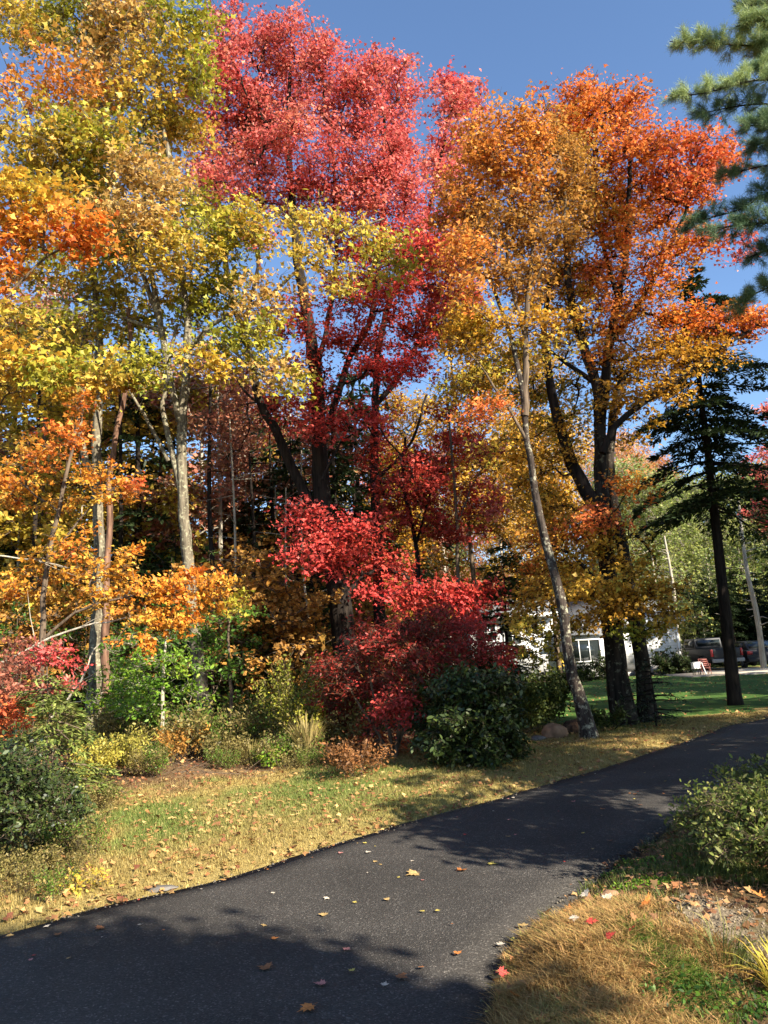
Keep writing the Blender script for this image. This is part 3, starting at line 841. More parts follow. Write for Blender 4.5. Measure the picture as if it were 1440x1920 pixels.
S = bl(Y, P_RED, [(425, 50, 40, 45), (415, 130, 50, 50), (500, 90, 50, 40), (560, 90, 60, 45), (610, 130, 60, 50), (470, 180, 80, 60), (560, 190, 80, 60), (640, 210, 70, 60), (690, 140, 50, 50), (735, 160, 35, 45), (740, 240, 45, 60),
    (410, 230, 70, 60), (470, 270, 80, 50), (570, 290, 90, 60), (670, 300, 80, 55), (745, 330, 50, 60), (400, 320, 60, 50), (460, 360, 70, 45), (560, 370, 80, 40, dict(t=.4)), (640, 370, 60, 40, dict(d=.7)), (700, 390, 70, 50), (770, 400, 35, 50), (480, 440, 40, 30, dict(pal=P_SCARLET)), (420, 430, 50, 40, dict(d=.6)),
    (620, 440, 60, 40, dict(d=.7)), (700, 480, 70, 45, dict(pal=P_DEEPRED, t=.9)), (770, 490, 60, 50, dict(pal=P_DEEPRED, t=.8)), (810, 540, 50, 55, dict(pal=P_DEEPRED, t=.5)), (640, 560, 80, 45, dict(pal=P_DEEPRED, t=.6, d=.7)), (740, 580, 70, 50, dict(pal=P_DEEPRED, t=.5, d=.8)), (560, 600, 60, 40, dict(pal=P_DEEPRED, d=.6)), (640, 640, 60, 35, dict(pal=P_DEEPRED, t=.6, d=.7)), (790, 630, 50, 40, dict(pal=P_DEEPRED, t=.4)),  # deep red on the lower boughs paints their shadow into the leaves
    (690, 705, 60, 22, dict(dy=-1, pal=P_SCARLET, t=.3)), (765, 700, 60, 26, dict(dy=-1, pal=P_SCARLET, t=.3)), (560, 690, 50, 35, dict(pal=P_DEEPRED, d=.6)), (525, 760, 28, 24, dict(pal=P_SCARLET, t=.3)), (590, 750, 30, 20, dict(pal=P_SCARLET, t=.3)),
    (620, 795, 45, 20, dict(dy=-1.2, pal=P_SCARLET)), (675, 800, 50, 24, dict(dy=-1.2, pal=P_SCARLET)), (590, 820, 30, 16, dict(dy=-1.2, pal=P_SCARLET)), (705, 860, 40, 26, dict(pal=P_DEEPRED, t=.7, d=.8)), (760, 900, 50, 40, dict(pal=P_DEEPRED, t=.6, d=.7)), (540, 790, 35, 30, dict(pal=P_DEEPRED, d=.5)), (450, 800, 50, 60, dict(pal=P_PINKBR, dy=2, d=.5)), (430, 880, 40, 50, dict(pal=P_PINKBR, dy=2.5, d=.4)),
    (580, 975, 45, 18, dict(dy=-2.2, pal=P_SCARLET)), (630, 1000, 55, 28, dict(dy=-2.2, pal=P_SCARLET)), (600, 1040, 55, 25, dict(dy=-2.2, pal=P_SCARLET)), (680, 1030, 55, 32, dict(dy=-2.2, pal=P_DEEPRED, t=.8)), (620, 1070, 35, 14, dict(dy=-2.2, pal=P_SCARLET)), (715, 1065, 45, 26, dict(dy=-2.2, pal=P_DEEPRED, t=.8)), (740, 1110, 55, 22, dict(dy=-2.4, pal=P_SCARLET, t=.2, d=.8)),
    (800, 1115, 55, 24, dict(dy=-2.4, pal=P_DEEPRED, t=.9)), (850, 1135, 50, 26, dict(dy=-2.4, pal=P_SCARLET, t=.2)), (880, 1160, 35, 20, dict(dy=-2.4, pal=P_SCARLET, t=.3)), (870, 1100, 40, 10, dict(dy=-2.4, pal=P_DEEPRED, t=.7))], t=.55, sp=.25)
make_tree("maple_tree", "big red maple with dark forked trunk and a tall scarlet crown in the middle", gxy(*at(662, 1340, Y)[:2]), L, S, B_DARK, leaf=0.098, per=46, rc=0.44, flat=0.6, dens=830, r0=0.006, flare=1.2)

# --- second red maple behind, slim dark trunk
Y = 23.0
L = [limb([(716, 1300), (712, 1150), (706, 1000), (702, 860), (704, 740), (712, 640), (740, 540), (790, 440), (820, 330), (840, 220)], 27, 6, Y),
     limb([(704, 760), (760, 690), (800, 600), (840, 520), (860, 430)], 12, 5, Y),
     limb([(705, 900), (770, 830), (800, 740)], 9, 4, Y)]
S = bl(Y, P_RED, [(840, 200, 45, 40), (870, 190, 40, 30), (845, 270, 40, 45), (825, 330, 35, 40), (850, 400, 40, 50, dict(d=.7)), (800, 470, 40, 40, dict(pal=P_DEEPRED, t=.8)), (860, 480, 40, 40, dict(pal=P_DEEPRED)), (850, 560, 40, 40, dict(pal=P_DEEPRED, t=.6)), (830, 620, 40, 30, dict(pal=P_DEEPRED, t=.4, d=.6)), (700, 640, 60, 40, dict(pal=P_DEEPRED, t=.4, d=.5))], t=.6)
make_tree("maple_tree", "slim dark trunked red maple rising behind the big red maple", gxy(*at(716, 1300, Y)[:2]), L, S, B_DARK, leaf=0.12, per=40, rc=0.45, flat=.6, dens=620)

# --- thin red saplings between the two maples
Y = 20.5
L = [limb([(862, 1230), (859, 1100), (856, 980), (850, 880), (842, 790), (836, 700)], 9, 4, Y), limb([(856, 990), (890, 900), (930, 850)], 4, 2, Y)]
S = bl(Y, P_DEEPRED, [(850, 830, 50, 22, dict(t=.7)), (900, 850, 40, 18, dict(pal=P_RED, t=.3)), (830, 880, 50, 30, dict(d=.7)), (870, 940, 50, 30, dict(t=.8, d=.8)), (920, 950, 30, 30, dict(pal=P_RED, d=.7)), (850, 1000, 45, 24, dict(d=.7)), (840, 770, 30, 20, dict(d=.5))], t=.6)
make_tree("maple_sapling", "thin straight red leaved sapling right of the red maple", gxy(*at(862, 1230, Y)[:2]), L, S, B_BROWN, leaf=0.10, per=28, rc=.32, flat=.4, dens=620, r0=.004)
L = [limb([(786, 1240), (785, 1100), (780, 1020), (768, 960), (755, 900), (760, 820)], 14, 5, Y + .6), limb([(780, 1020), (800, 950), (815, 880)], 6, 3, Y + .6)]
S = bl(Y + .6, P_DEEPRED, [(790, 930, 50, 36, dict(t=.5)), (760, 980, 45, 28), (810, 990, 40, 26, dict(t=.4)), (780, 870, 40, 24), (720, 930, 30, 22, dict(d=.6))], t=.5)
make_tree("maple_sapling", "dark stemmed sapling with dull crimson leaves beside the red maple trunk", gxy(*at(786, 1240, Y)[:2]), L, S, B_DARK, leaf=0.10, per=28, rc=.32, flat=.4, dens=600, r0=.004)

# --- dark red shrub maple in the middle foreground
Y = 13.0
b0 = at(715, 1420, Y)
L = [limb([(735, 1418), (728, 1370), (700, 1300), (690, 1230), (700, 1170)], 9, 3, Y), limb([(742, 1418), (750, 1350), (790, 1270), (830, 1200), (850, 1170)], 9, 3, Y), limb([(733, 1418), (700, 1360), (660, 1300), (640, 1250)], 7, 3, Y), limb([(740, 1415), (770, 1340), (850, 1260), (920, 1220)], 7, 3, Y)]
S = bl(Y, P_MAROON, [(650, 1260, 45, 40, dict(t=.3)), (700, 1220, 50, 40, dict(t=.45)), (760, 1190, 60, 36, dict(t=.4)), (830, 1185, 55, 34, dict(t=.6)), (890, 1210, 45, 32, dict(t=.8)), (925, 1240, 28, 14, dict(t=.95)), (640, 1310, 40, 40, dict(t=.3)), (700, 1290, 50, 45, dict(t=.5)), (770, 1260, 60, 45, dict(t=.3)), (840, 1245, 55, 36, dict(t=.6)), (670, 1360, 40, 30, dict(t=.2, d=.7)), (740, 1330, 40, 30, dict(t=.5)), (790, 1310, 40, 26, dict(t=.3)),
    (750, 1335, 36, 18, dict(dy=-.8, pal=P_SCARLET, t=.3)), (770, 1355, 22, 16, dict(dy=-.8, pal=P_SCARLET, t=.2)), (730, 1380, 45, 34, dict(pal=P_ORRED, t=.1, d=.7)), (870, 1175, 30, 16, dict(pal=P_SCARLET, t=.2))], sp=.22)
make_tree("red_shrub", "wide dark red leaved shrub left of the rhododendron", gxy(*b0[:2]), L, S, B_BROWN, leaf=0.068, shape='oval', per=36, rc=0.24, flat=.5, dens=2100, r0=.0035, flare=1, cat='shrub', parts=('stems', 'foliage'), hang=.5)

# --- leaning mottled tree with tan-orange crown
Y = 14.4
L1 = [limb([(1107, 1392), (1092, 1330), (1074, 1270), (1062, 1200), (1050, 1120), (1030, 1040), (1008, 950), (994, 860), (984, 780), (972, 690), (950, 610), (925, 540), (905, 460), (897, 400)], 29, 5, Y, .6),
      limb([(984, 780), (985, 700), (985, 620), (992, 540), (1000, 440), (1000, 330), (985, 240)], 16, 6, Y),
      limb([(990, 830), (950, 760), (910, 700), (880, 660)], 8, 3, Y), limb([(985, 620), (960, 540), (950, 450), (960, 350), (975, 300)], 10, 4, Y), limb([(992, 540), (1040, 460), (1060, 380), (1050, 300)], 9, 4, Y)]
S = bl(Y, P_TAN, [(960, 240, 70, 50), (1030, 270, 60, 50, dict(pal=P_BROWNOL)), (900, 290, 50, 60), (960, 330, 80, 60), (1040, 360, 60, 60, dict(pal=P_BROWNOL)), (880, 380, 55, 60), (940, 420, 70, 60, dict(pal=P_BROWNOL)), (1010, 440, 70, 60, dict(pal=P_BROWNOL)), (870, 470, 50, 50), (930, 510, 60, 40, dict(pal=P_BROWNOL)), (1000, 520, 60, 40, dict(pal=P_BROWNOL, d=.7)), (880, 550, 40, 30, dict(d=.6)),  # brown-olive boughs: shade in mid crown put into the leaf colour
    (900, 590, 60, 35, dict(pal=P_GOLD, t=.6)), (890, 650, 60, 40, dict(pal=P_GOLD, t=.4)), (930, 690, 50, 35, dict(pal=P_OLIVE, t=.5)), (890, 720, 45, 30, dict(pal=P_OLIVE)), (910, 775, 55, 18, dict(pal=P_ORRED, t=.6)), (1020, 600, 50, 40, dict(pal=P_GOLD, t=.2, d=.7)), (1000, 660, 50, 30, dict(pal=P_OLIVE, d=.6))], sp=.28)
make_tree("maple_tree", "leaning lichen mottled tree with tan orange crown at the edge of the verge", gxy(*at(1107, 1392, Y)[:2]), L1, S, B_BIRCH, limb_bark=B_BROWN, leaf=0.085, per=40, rc=0.34, flat=.6, dens=1250, r0=.005, flare=1.35)

# --- big double maple, orange crown
Y = 16.8
L1 = [limb([(1174, 1366), (1163, 1290), (1150, 1200), (1141, 1120), (1138, 1040), (1130, 960), (1126, 880), (1124, 790), (1118, 720), (1090, 640), (1070, 560), (1062, 460), (1055, 330)], 46, 9, Y),
      limb([(1128, 960), (1100, 920), (1072, 870), (1050, 800), (1030, 710), (1020, 620), (1030, 520)], 32, 9, Y),
      limb([(1124, 800), (1135, 720), (1140, 650), (1160, 560), (1175, 460), (1180, 350), (1185, 250)], 24, 7, Y),
      limb([(1130, 850), (1152, 800), (1200, 760), (1260, 720), (1300, 690), (1360, 650), (1420, 610)], 15, 5, Y - .5),
      limb([(1140, 650), (1190, 580), (1240, 500), (1270, 430), (1310, 350)], 13, 5, Y),
      limb([(1145, 1120), (1110, 1080), (1070, 1040), (1030, 1020)], 10, 4, Y - .8), limb([(1138, 1040), (1190, 1000), (1230, 1050)], 10, 4, Y - .8), limb([(1118, 720), (1060, 680), (1010, 640)], 12, 5, Y), limb([(1160, 560), (1130, 460), (1110, 340), (1120, 240)], 11, 5, Y),
      limb([(1150, 1160), (1120, 1130), (1060, 1120)], 8, 3, Y - 1), limb([(1152, 1170), (1200, 1130), (1240, 1120)], 8, 3, Y - 1)]
S = bl(Y, P_ORRED, [(1060, 215, 60, 40), (1110, 205, 50, 35), (1170, 215, 60, 40), (1100, 270, 70, 50, dict(pal=P_ORANGE, t=.4)), (1180, 290, 70, 55, dict(t=.6)), (1250, 270, 50, 45, dict(t=.2)), (1260, 330, 70, 50, dict(t=.35)), (1330, 300, 50, 40, dict(t=.1)), (1360, 290, 22, 16, dict(t=.1)), (1300, 350, 60, 35, dict(t=.3)), (1110, 350, 70, 55, dict(pal=P_ORANGE, t=.6)), (1180, 370, 60, 50, dict(pal=P_ORANGE, t=.5)), (1090, 420, 60, 50, dict(pal=P_GOLD, t=.5)), (1160, 440, 60, 45, dict(pal=P_ORANGE, t=.4)), (1240, 420, 60, 45, dict(pal=P_ORANGE, t=.3)),
    (1060, 500, 50, 40, dict(pal=P_GOLD, t=.2)), (1130, 520, 70, 40, dict(pal=P_ORRED, t=.5)), (1200, 500, 60, 40, dict(t=.7)), (1270, 490, 50, 40, dict(pal=P_ORANGE, t=.5, d=.8)), (1340, 450, 45, 30, dict(t=.15, d=.6)), (1375, 470, 28, 22, dict(pal=P_RED, t=.7, d=.5)), (1060, 580, 70, 40, dict(pal=P_GOLD, t=.4)), (1150, 590, 70, 40, dict(t=.8)), (1220, 580, 60, 40, dict(pal=P_ORANGE, t=.7)), (1290, 600, 60, 35, dict(pal=P_ORANGE, t=.3, d=1.2)), (1350, 610, 60, 32, dict(pal=P_ORANGE, t=.3, d=1.2)), (1405, 605, 40, 28, dict(pal=P_ORRED, t=.6)),
    (1190, 655, 42, 20, dict(dy=-1.4, pal=P_ORANGE, t=.6)), (1125, 672, 28, 14, dict(dy=-1.4, pal=P_ORANGE, t=.5)), (1080, 650, 50, 35, dict(pal=P_GOLD, t=.3)), (1240, 680, 60, 35, dict(pal=P_GOLD, t=.1)), (1310, 670, 60, 32, dict(pal=P_GOLD, t=.15)), (1180, 720, 60, 35, dict(pal=P_GOLD, t=.3, d=.7)), (1240, 745, 50, 28, dict(pal=P_GOLD, t=.1, d=.8)), (1060, 740, 50, 30, dict(pal=P_OLIVE, d=.7)), (1095, 770, 40, 25, dict(pal=P_OLIVE, d=.5)),
    (1000, 740, 45, 30, dict(pal=P_OLIVE, d=.8)), (1030, 800, 50, 35, dict(pal=P_OLIVE, d=.7)), (985, 830, 40, 35, dict(pal=P_GOLD, d=.7, t=.3)), (1075, 830, 35, 30, dict(pal=P_GOLD, d=.5, t=.3)), (930, 850, 40, 30, dict(pal=P_OLIVE, d=.5)), (1180, 930, 40, 30, dict(pal=P_ORANGE, d=.6, t=.6)), (1040, 870, 45, 40, dict(pal=P_GOLD, t=.4, d=.7)), (1010, 920, 45, 40, dict(pal=P_GOLD, t=.6, d=.7)), (1060, 960, 45, 40, dict(pal=P_GOLD, t=.2, d=.9)), (1110, 985, 50, 26, dict(dy=-1, pal=P_ORRED, t=.3)), (1150, 1005, 30, 20, dict(dy=-1, pal=P_GOLD, t=.6)), (1030, 1010, 50, 30, dict(dy=-.6, pal=P_ORANGE, t=.6)), (1080, 1050, 50, 28, dict(dy=-.8, pal=P_GOLD, t=.5)), (1010, 1060, 40, 26, dict(pal=P_ORANGE, t=.7)), (1180, 1060, 40, 24, dict(dy=-.8, pal=P_GOLD, t=.3)),
    (1030, 1110, 50, 26, dict(dy=-1, pal=P_GOLD, t=.3)), (1090, 1115, 55, 24, dict(dy=-1.2, pal=P_GOLD, t=.5)), (1150, 1110, 60, 26, dict(dy=-1.4, pal=P_GOLD, t=.45)), (1210, 1120, 50, 28, dict(dy=-1.4, pal=P_GOLD, t=.2)), (1100, 1160, 45, 20, dict(dy=-1.4, pal=P_GOLD, t=.35)), (1160, 1155, 55, 22, dict(dy=-1.4, pal=P_GOLD, t=.1)), (1055, 1180, 35, 14, dict(dy=-1, pal=P_OLIVE, t=.2, d=.6)), (1000, 1190, 40, 24, dict(dy=-1, pal=P_OLIVE, t=.3, d=.6)), (990, 1150, 40, 26, dict(pal=P_OLIVE, t=.4)), (1240, 1150, 40, 22, dict(dy=-1.4, pal=P_GOLD, t=.2)), (1250, 1175, 30, 12, dict(dy=-1.4, pal=P_OLIVE, t=.2)), (1215, 1195, 35, 14, dict(dy=-1.4, pal=P_YGREEN, t=.3)), (1015, 1235, 30, 16, dict(pal=P_OLIVE, t=.1, d=.35))], t=.5, sp=.25)
make_tree("maple_tree", "massive dark multi trunk maple with orange crown beside the driveway", gxy(*at(1178, 1366, Y)[:2]), L1, S, B_DARKLICHEN, limb_bark=B_DARK, leaf=0.092, per=40, rc=0.38, flat=.55, dens=860, r0=.0065, flare=1.2, sides=12)
# its twin trunk
L = [limb([(1217, 1366), (1209, 1290), (1199, 1210), (1187, 1130), (1173, 1050), (1156, 980), (1146, 910), (1142, 860), (1150, 780), (1170, 700)], 33, 16, Y + .25)]
S = bl(Y + .4, P_GOLD, [(1170, 760, 50, 40, dict(d=.6, t=.2)), (1190, 820, 40, 30, dict(d=.4)), (1160, 700, 50, 40, dict(d=.6))])
make_tree("maple_tree", "straight grey dark trunk pressed against the massive orange maple", gxy(*at(1212, 1366, Y + .25)[:2]), L, S, B_DARKLICHEN, leaf=0.10, per=34, rc=.36, dens=600, flare=1.3)

# --- dark hemlock on the lawn, right
Y = 19.9
P = resample([at(px, py, Y) for px, py in [(1380, 1330), (1371, 1250), (1360, 1150), (1348, 1040), (1336, 930), (1326, 840), (1316, 760), (1306, 660), (1300, 570), (1298, 500)]])
r = np.interp(np.linspace(0, 1, len(P)), [0, .06, 1], [28, 22, 4]) * 0.5 * Y / FPX * 1.05
make_conifer("hemlock_tree", "tall dark hemlock with bare lower trunk standing on the lawn at right", gxy(*at(1380, 1330, Y)[:2]), P, r, at(1330, 960, Y)[2], lambda f, a: (2.3 * (1 - f) ** 0.55 * (1.35 if math.cos(a) > 0.1 else .9) + .2) * (.35 + .8 * rng.random()), B_DARK, P_HEMLOCK, whorl=.34, nb=6, droop=.34, needle=.14, dens=210, t=.45)

# --- white pine whose branches come in from the right
Y = 12.8
tr = [(1640, 1330), (1625, 1000), (1610, 600), (1590, 200), (1570, -250), (1560, -500)]
P = resample([at(px, py, Y) for px, py in tr]); r = np.linspace(.20, .05, len(P))
base = gxy(P[0][0], P[0][1])
root = empty("pine_tree", base, "white pine with blue green needle tufts reaching in from the right edge", "tree")
g = Geo(); V, F = tube_np(P, r, 10, wob=.1); g.add(V, F)
pines = [([(1590, 20), (1500, -20), (1440, 5), (1375, 12)], .8, 26), ([(1585, 150), (1500, 95), (1440, 88), (1370, 84), (1310, 80), (1256, 78)], 1.0, 40), ([(1585, 120), (1480, 50), (1420, 40), (1380, 50)], .9, 36),
    ([(1590, 220), (1500, 170), (1440, 150), (1380, 158), (1320, 175), (1252, 180)], 1.0, 34), ([(1590, 260), (1500, 210), (1430, 195), (1350, 205), (1310, 215)], .3, 22), ([(1600, 330), (1500, 260), (1430, 235), (1390, 240)], .3, 34), ([(1600, 380), (1500, 320), (1440, 310), (1375, 326), (1340, 335)], .35, 22), ([(1600, 450), (1500, 380), (1440, 362), (1390, 392), (1320, 412), (1285, 428)], .1, 30), ([(1600, 480), (1500, 420), (1440, 418), (1370, 424), (1320, 440)], .05, 36), ([(1600, 560), (1500, 490), (1440, 470), (1400, 485)], .2, 22),
    ([(1605, 640), (1500, 560), (1440, 540), (1400, 565), (1380, 590)], .55, 24), ([(1605, 280), (1500, 100), (1440, 130), (1400, 125)], .5, 34), ([(1600, 60), (1500, 20), (1450, 60), (1420, 110)], .5, 30), ([(1600, -80), (1500, -60), (1440, -30), (1400, -20)], .8, 30), ([(1602, 400), (1500, 350), (1450, 270), (1400, 280)], .2, 26)]
lg = Geo(); TC = []; TD = []; TT = []
for pts, tone, n in pines:
    yy = Y + rng.normal(0, .5)
    B = resample([at(px, py, Y + (yy - Y) * min(1, k)) for k, (px, py) in enumerate(pts)], .2)
    V, F = tube_np(B, np.linspace(.035, .008, len(B)), 5); g.add(V, F)
    L_ = len(B)
    for k in range(int(n * 2.6)):
        s = 0.22 + 0.78 * rng.random() ** .8
        i = min(L_ - 2, int(s * (L_ - 1)))
        tdir = nrm(B[i + 1] - B[i])
        off = nrm(rng.normal(0, 1, 3) * np.array([.7, 1, .6]) + tdir * .8 + np.array([0, 0, .45]))
        tip = B[i] + off * (.12 + .38 * rng.random()) * (1.1 - .5 * s)
        V, F = tube_np(np.array([B[i], (B[i] + tip) / 2, tip]), np.array([.007, .006, .004]), 3); g.add(V, F)
        for q in (1.0, .62):
            TC.append(B[i] * (1 - q) + tip * q); TD.append(off); TT.append(tone)
TC = np.array(TC); TD = np.array(TD); TT = np.array(TT); nn_ = 80
C = np.repeat(TC, nn_, 0) + rng.normal(0, .025, (len(TC) * nn_, 3))
D = nrm(np.repeat(TD, nn_, 0) * .75 + rng.normal(0, .55, C.shape))
cols = pal_mix(P_PINE, .14 + np.repeat(TT, nn_) * .8 + .15 * rng.normal(size=len(C)))
V, F = leaf_geo(C, rng.normal(size=C.shape), D, .12 * (.7 + .5 * rng.random(len(C))), 'pineneedle'); lg.add(V, F, cols)
g.build("trunk", B_DARK, root, base, smooth=True); lg.build("needles", M_NEEDLE, root, base)

# ================================================================== UNDERSTORY AND SHRUBS
def shrub(name, label, px, py, Y, stems, blobs, bark, **kw):
    b = gxy(*at(px, py, Y)[:2])
    L = []
    for (tx, ty, w) in stems:
        a = b + np.array([rng.normal(0, .04), rng.normal(0, .04), -.02]); e = at(tx, ty, Y + rng.normal(0, .15))
        mid = a * .55 + e * .45 + np.array([0, 0, .12 * np.linalg.norm(e - a)])
        P = resample([a, mid, e], .12); L.append((P, np.linspace(w, w * .4, len(P))))
    k = dict(cat='shrub', parts=('stems', 'foliage'), flare=0, sides=6)
    k.update(kw)
    return make_tree(name, label, b, L, blobs, bark, **k)


# rhododendron
Y = 11.7
S = bl(Y, P_DARKGREEN, [(870, 1290, 50, 36), (920, 1300, 45, 40), (830, 1340, 40, 40), (880, 1350, 60, 45), (940, 1350, 40, 45), (835, 1400, 40, 38), (890, 1410, 60, 36), (945, 1405, 38, 38), (900, 1255, 30, 20), (960, 1430, 20, 14), (800, 1370, 18, 24)], t=.5, sp=.3)
shrub("rhododendron", "rounded dark green rhododendron at the edge of the verge", 892, 1446, Y, [(850, 1300, .02), (900, 1270, .02), (940, 1320, .018), (820, 1370, .016), (955, 1390, .016), (880, 1350, .02)], S, B_BROWN, leaf=.085, shape='oval', mat=M_GLOSSY, per=30, rc=.15, flat=.8, dens=3600, r0=.0035, hang=.35)
# dark bush at the left edge, close
Y = 7.6
S = bl(Y, P_DARKGREEN, [(20, 1440, 60, 50), (90, 1480, 50, 45), (10, 1530, 70, 55), (90, 1550, 50, 50), (-50, 1480, 60, 70), (40, 1590, 70, 40), (125, 1510, 28, 30), (-40, 1600, 60, 40)], t=.5, sp=.35)
shrub("evergreen_bush", "dense dark green bush at the left edge beside the sunny verge", 40, 1640, Y, [(20, 1440, .014), (90, 1470, .012), (-40, 1470, .012), (110, 1540, .01)], S, B_BROWN, leaf=.042, shape='oval', mat=M_GLOSSY, per=36, rc=.11, flat=.9, dens=7500, r0=.0025, hang=.0)
Y = 7.0
S = bl(Y, P_DARKGREEN, [(30, 1640, 60, 30, dict(pal=P_GREEN, t=.2)), (100, 1640, 60, 30, dict(pal=P_DULL, t=.0)), (-30, 1670, 50, 30, dict(pal=P_GREEN, t=.3)), (130, 1600, 30, 24, dict(pal=P_DULL, t=.1)), (60, 1690, 50, 20, dict(pal=P_GREEN, t=.3)), (140, 1660, 30, 20, dict(pal=P_OLIVE, t=.3))], t=.5, sp=.3)
shrub("weed_patch", "scruffy low weeds in front of the dark bush at the left edge", 60, 1706, Y, [(30, 1640, .005), (100, 1630, .005), (130, 1600, .004), (-20, 1650, .004)], S, B_BROWN, leaf=.035, shape='oval', per=24, rc=.10, flat=.8, dens=4200, r0=.0018, cat='weeds')
# hemlock sapling, lower left
Y = 9.5
P = resample([at(100, 1520, Y), at(98, 1420, Y), at(90, 1300, Y), at(88, 1250, Y)], .12)
make_conifer("hemlock_sapling", "feathery yellow green hemlock sapling at lower left behind the dark bush", gxy(*at(100, 1520, Y)[:2]), P, np.linspace(.02, .006, len(P)), P[0, 2] + .15, lambda f, a: .75 * (1 - f) ** .7 + .12, B_BROWN, [(0.06, 0.09, .02), (.15, .19, .04), (.26, .28, .07)], whorl=.13, nb=5, droop=.3, needle=.07, dens=190, t=.55, cat='sapling')
# red shrub lower left
Y = 10.4
S = bl(Y, P_PINKBR, [(30, 1250, 45, 34, dict(t=.3)), (85, 1240, 45, 24, dict(pal=P_RED, t=.2)), (100, 1290, 36, 20, dict(pal=P_RED, t=.5)), (40, 1300, 40, 30, dict(t=.2)), (20, 1350, 40, 30, dict(pal=P_ORRED, t=.1)), (5, 1290, 30, 40, dict(t=.2)), (10, 1380, 20, 20, dict(pal=P_ORRED, t=.2))], sp=.25)
shrub("red_shrub", "small pinkish red shrub at the left edge under the orange sprays", 30, 1480, Y, [(40, 1260, .012), (90, 1250, .012), (20, 1330, .01)], S, B_BROWN, leaf=.06, per=30, rc=.16, flat=.4, dens=2400, r0=.003, shape='oval', hang=.3)
# bright green beech sapling
Y = 15.0
P_ = limb([(305, 1400), (306, 1330), (307, 1240), (312, 1180)], 9, 4, Y)
S = bl(Y, P_LIME, [(230, 1270, 40, 16), (290, 1240, 50, 14), (330, 1265, 40, 12), (215, 1310, 40, 22, dict(t=.6)), (260, 1330, 40, 20), (345, 1300, 26, 10), (240, 1210, 40, 14, dict(pal=P_GREEN, t=.6)), (300, 1200, 40, 14, dict(pal=P_GREEN, t=.5)), (330, 1340, 30, 16, dict(pal=P_GREEN, t=.7)), (280, 1290, 50, 16, dict(t=.3))], t=.4)
make_tree("beech_sapling", "bright green leaved sapling with a thin pale stem left of the grey maple", gxy(*at(305, 1400, Y)[:2]), [P_], S, B_PALE, leaf=.085, shape='oval', per=26, rc=.26, flat=.25, dens=1300, r0=.003, cat='sapling', flare=1)
Y = 16.2
P_ = limb([(430, 1400), (432, 1300), (428, 1200), (430, 1120)], 8, 4, Y)
S = bl(Y, P_GREEN, [(405, 1230, 35, 14, dict(t=.8)), (430, 1200, 40, 14), (380, 1190, 40, 12), (430, 1260, 30, 12, dict(t=.7)), (390, 1160, 40, 14), (450, 1150, 30, 12)], t=.6)
make_tree("beech_sapling", "dark green sapling in the shade right of the grey maple trunk", gxy(*at(430, 1400, Y)[:2]), [P_], S, B_BROWN, leaf=.085, shape='oval', per=24, rc=.26, flat=.25, dens=900, r0=.003, cat='sapling', flare=1)
# yellow goldenrod and weeds at wood edge
def weed(name, label, px, py, Y, h, w, pal, leaf=.045, n=900, t=.5, shape='oval', stem=9, cat='weeds', spread=.5):
    b = gxy(*at(px, py, Y)[:2]); root = empty(name, b, label, cat)
    g = Geo(); PP = []
    for k in range(stem):
        a = rng.random() * 6.28; rr = w * math.sqrt(rng.random())
        s = np.array([math.cos(a), math.sin(a), 0]) * rr * .35; e = np.array([math.cos(a) * rr, math.sin(a) * rr, h * (.65 + .4 * rng.random())])
        q = np.linspace(0, 1, 5)[:, None]
        PP.append(s * (1 - q) + e * q + np.array([math.cos(a), math.sin(a), 0]) * spread * .2 * h * q ** 2)
    PP = np.array(PP); V, F = tubes_batch(PP, np.broadcast_to(np.linspace(.004, .0015, 5) * (h / .6) ** .5, (stem, 5)), 4); g.add(V, F); g.build("stems", B_BROWN, root)
    k = rng.integers(0, stem, n); s = .25 + .75 * rng.random(n) ** .7
    C = np.stack([[np.interp(s[i], np.linspace(0, 1, 5), PP[k[i], :, a]) for i in range(n)] for a in range(3)], -1) + rng.normal(0, .03 + .05 * w, (n, 3))
    C[:, 2] = np.maximum(C[:, 2], .01)
    cols = pal_mix(pal, t + .3 * rng.normal(size=n)) * (1 + .15 * rng.normal(size=(n, 1))).clip(.5, 1.5)
    lg = Geo(); V, F = leaf_geo(C, np.array([0, 0, .5]) + rng.normal(0, .6, C.shape), rng.normal(0, 1, C.shape) + np.array([0, 0, .3]), leaf * (.6 + .8 * rng.random(n)), shape); lg.add(V, F, cols)
    lg.build("foliage", M_LEAF, root)
    return root


weed("goldenrod", "yellow green weed clump at the wood edge left of the grey maple", 228, 1478, 12.2, .7, .5, [(.26, .25, .05), (.38, .34, .06), (.46, .38, .08)], .05, 1500, .5)
weed("goldenrod", "paler yellow weed clump nearest the dark bush on the verge", 175, 1470, 11.6, .55, .35, [(0.35, .33, .05), (.5, .4, .07)], .055, 900, .6)
weed("fern_clump", "brownish green weeds at the foot of the grey maple", 430, 1462, 13.2, .5, .5, P_DULL, .055, 1000, .3)
weed("fern_clump", "brown bracken between the grey maple and the yellow weeds", 340, 1455, 13.6, .55, .5, P_BROWNOL, .055, 900, .4)
weed("green_weed", "small bright green weed on the grass below the tan grass tuft", 505, 1462, 12.4, .32, .2, P_LIME, .06, 300, .5)
weed("green_weed", "bright green seedling left of the tan grass tuft", 470, 1405, 14.5, .4, .25, P_LIME, .075, 260, .5)
weed("orange_shrub", "low orange brown shrub on the verge in front of the red shrub", 670, 1490, 11.0, .42, .55, [(0.14, .07, .03), (.28, .13, .045), (.46, .19, .06)], .055, 1500, .45, cat='shrub', stem=18)
weed("weed_clump", "dim green weeds at the foot of the leaning tree", 1140, 1366, 15.3, .45, .35, P_DARKGREEN, .09, 500, .6)
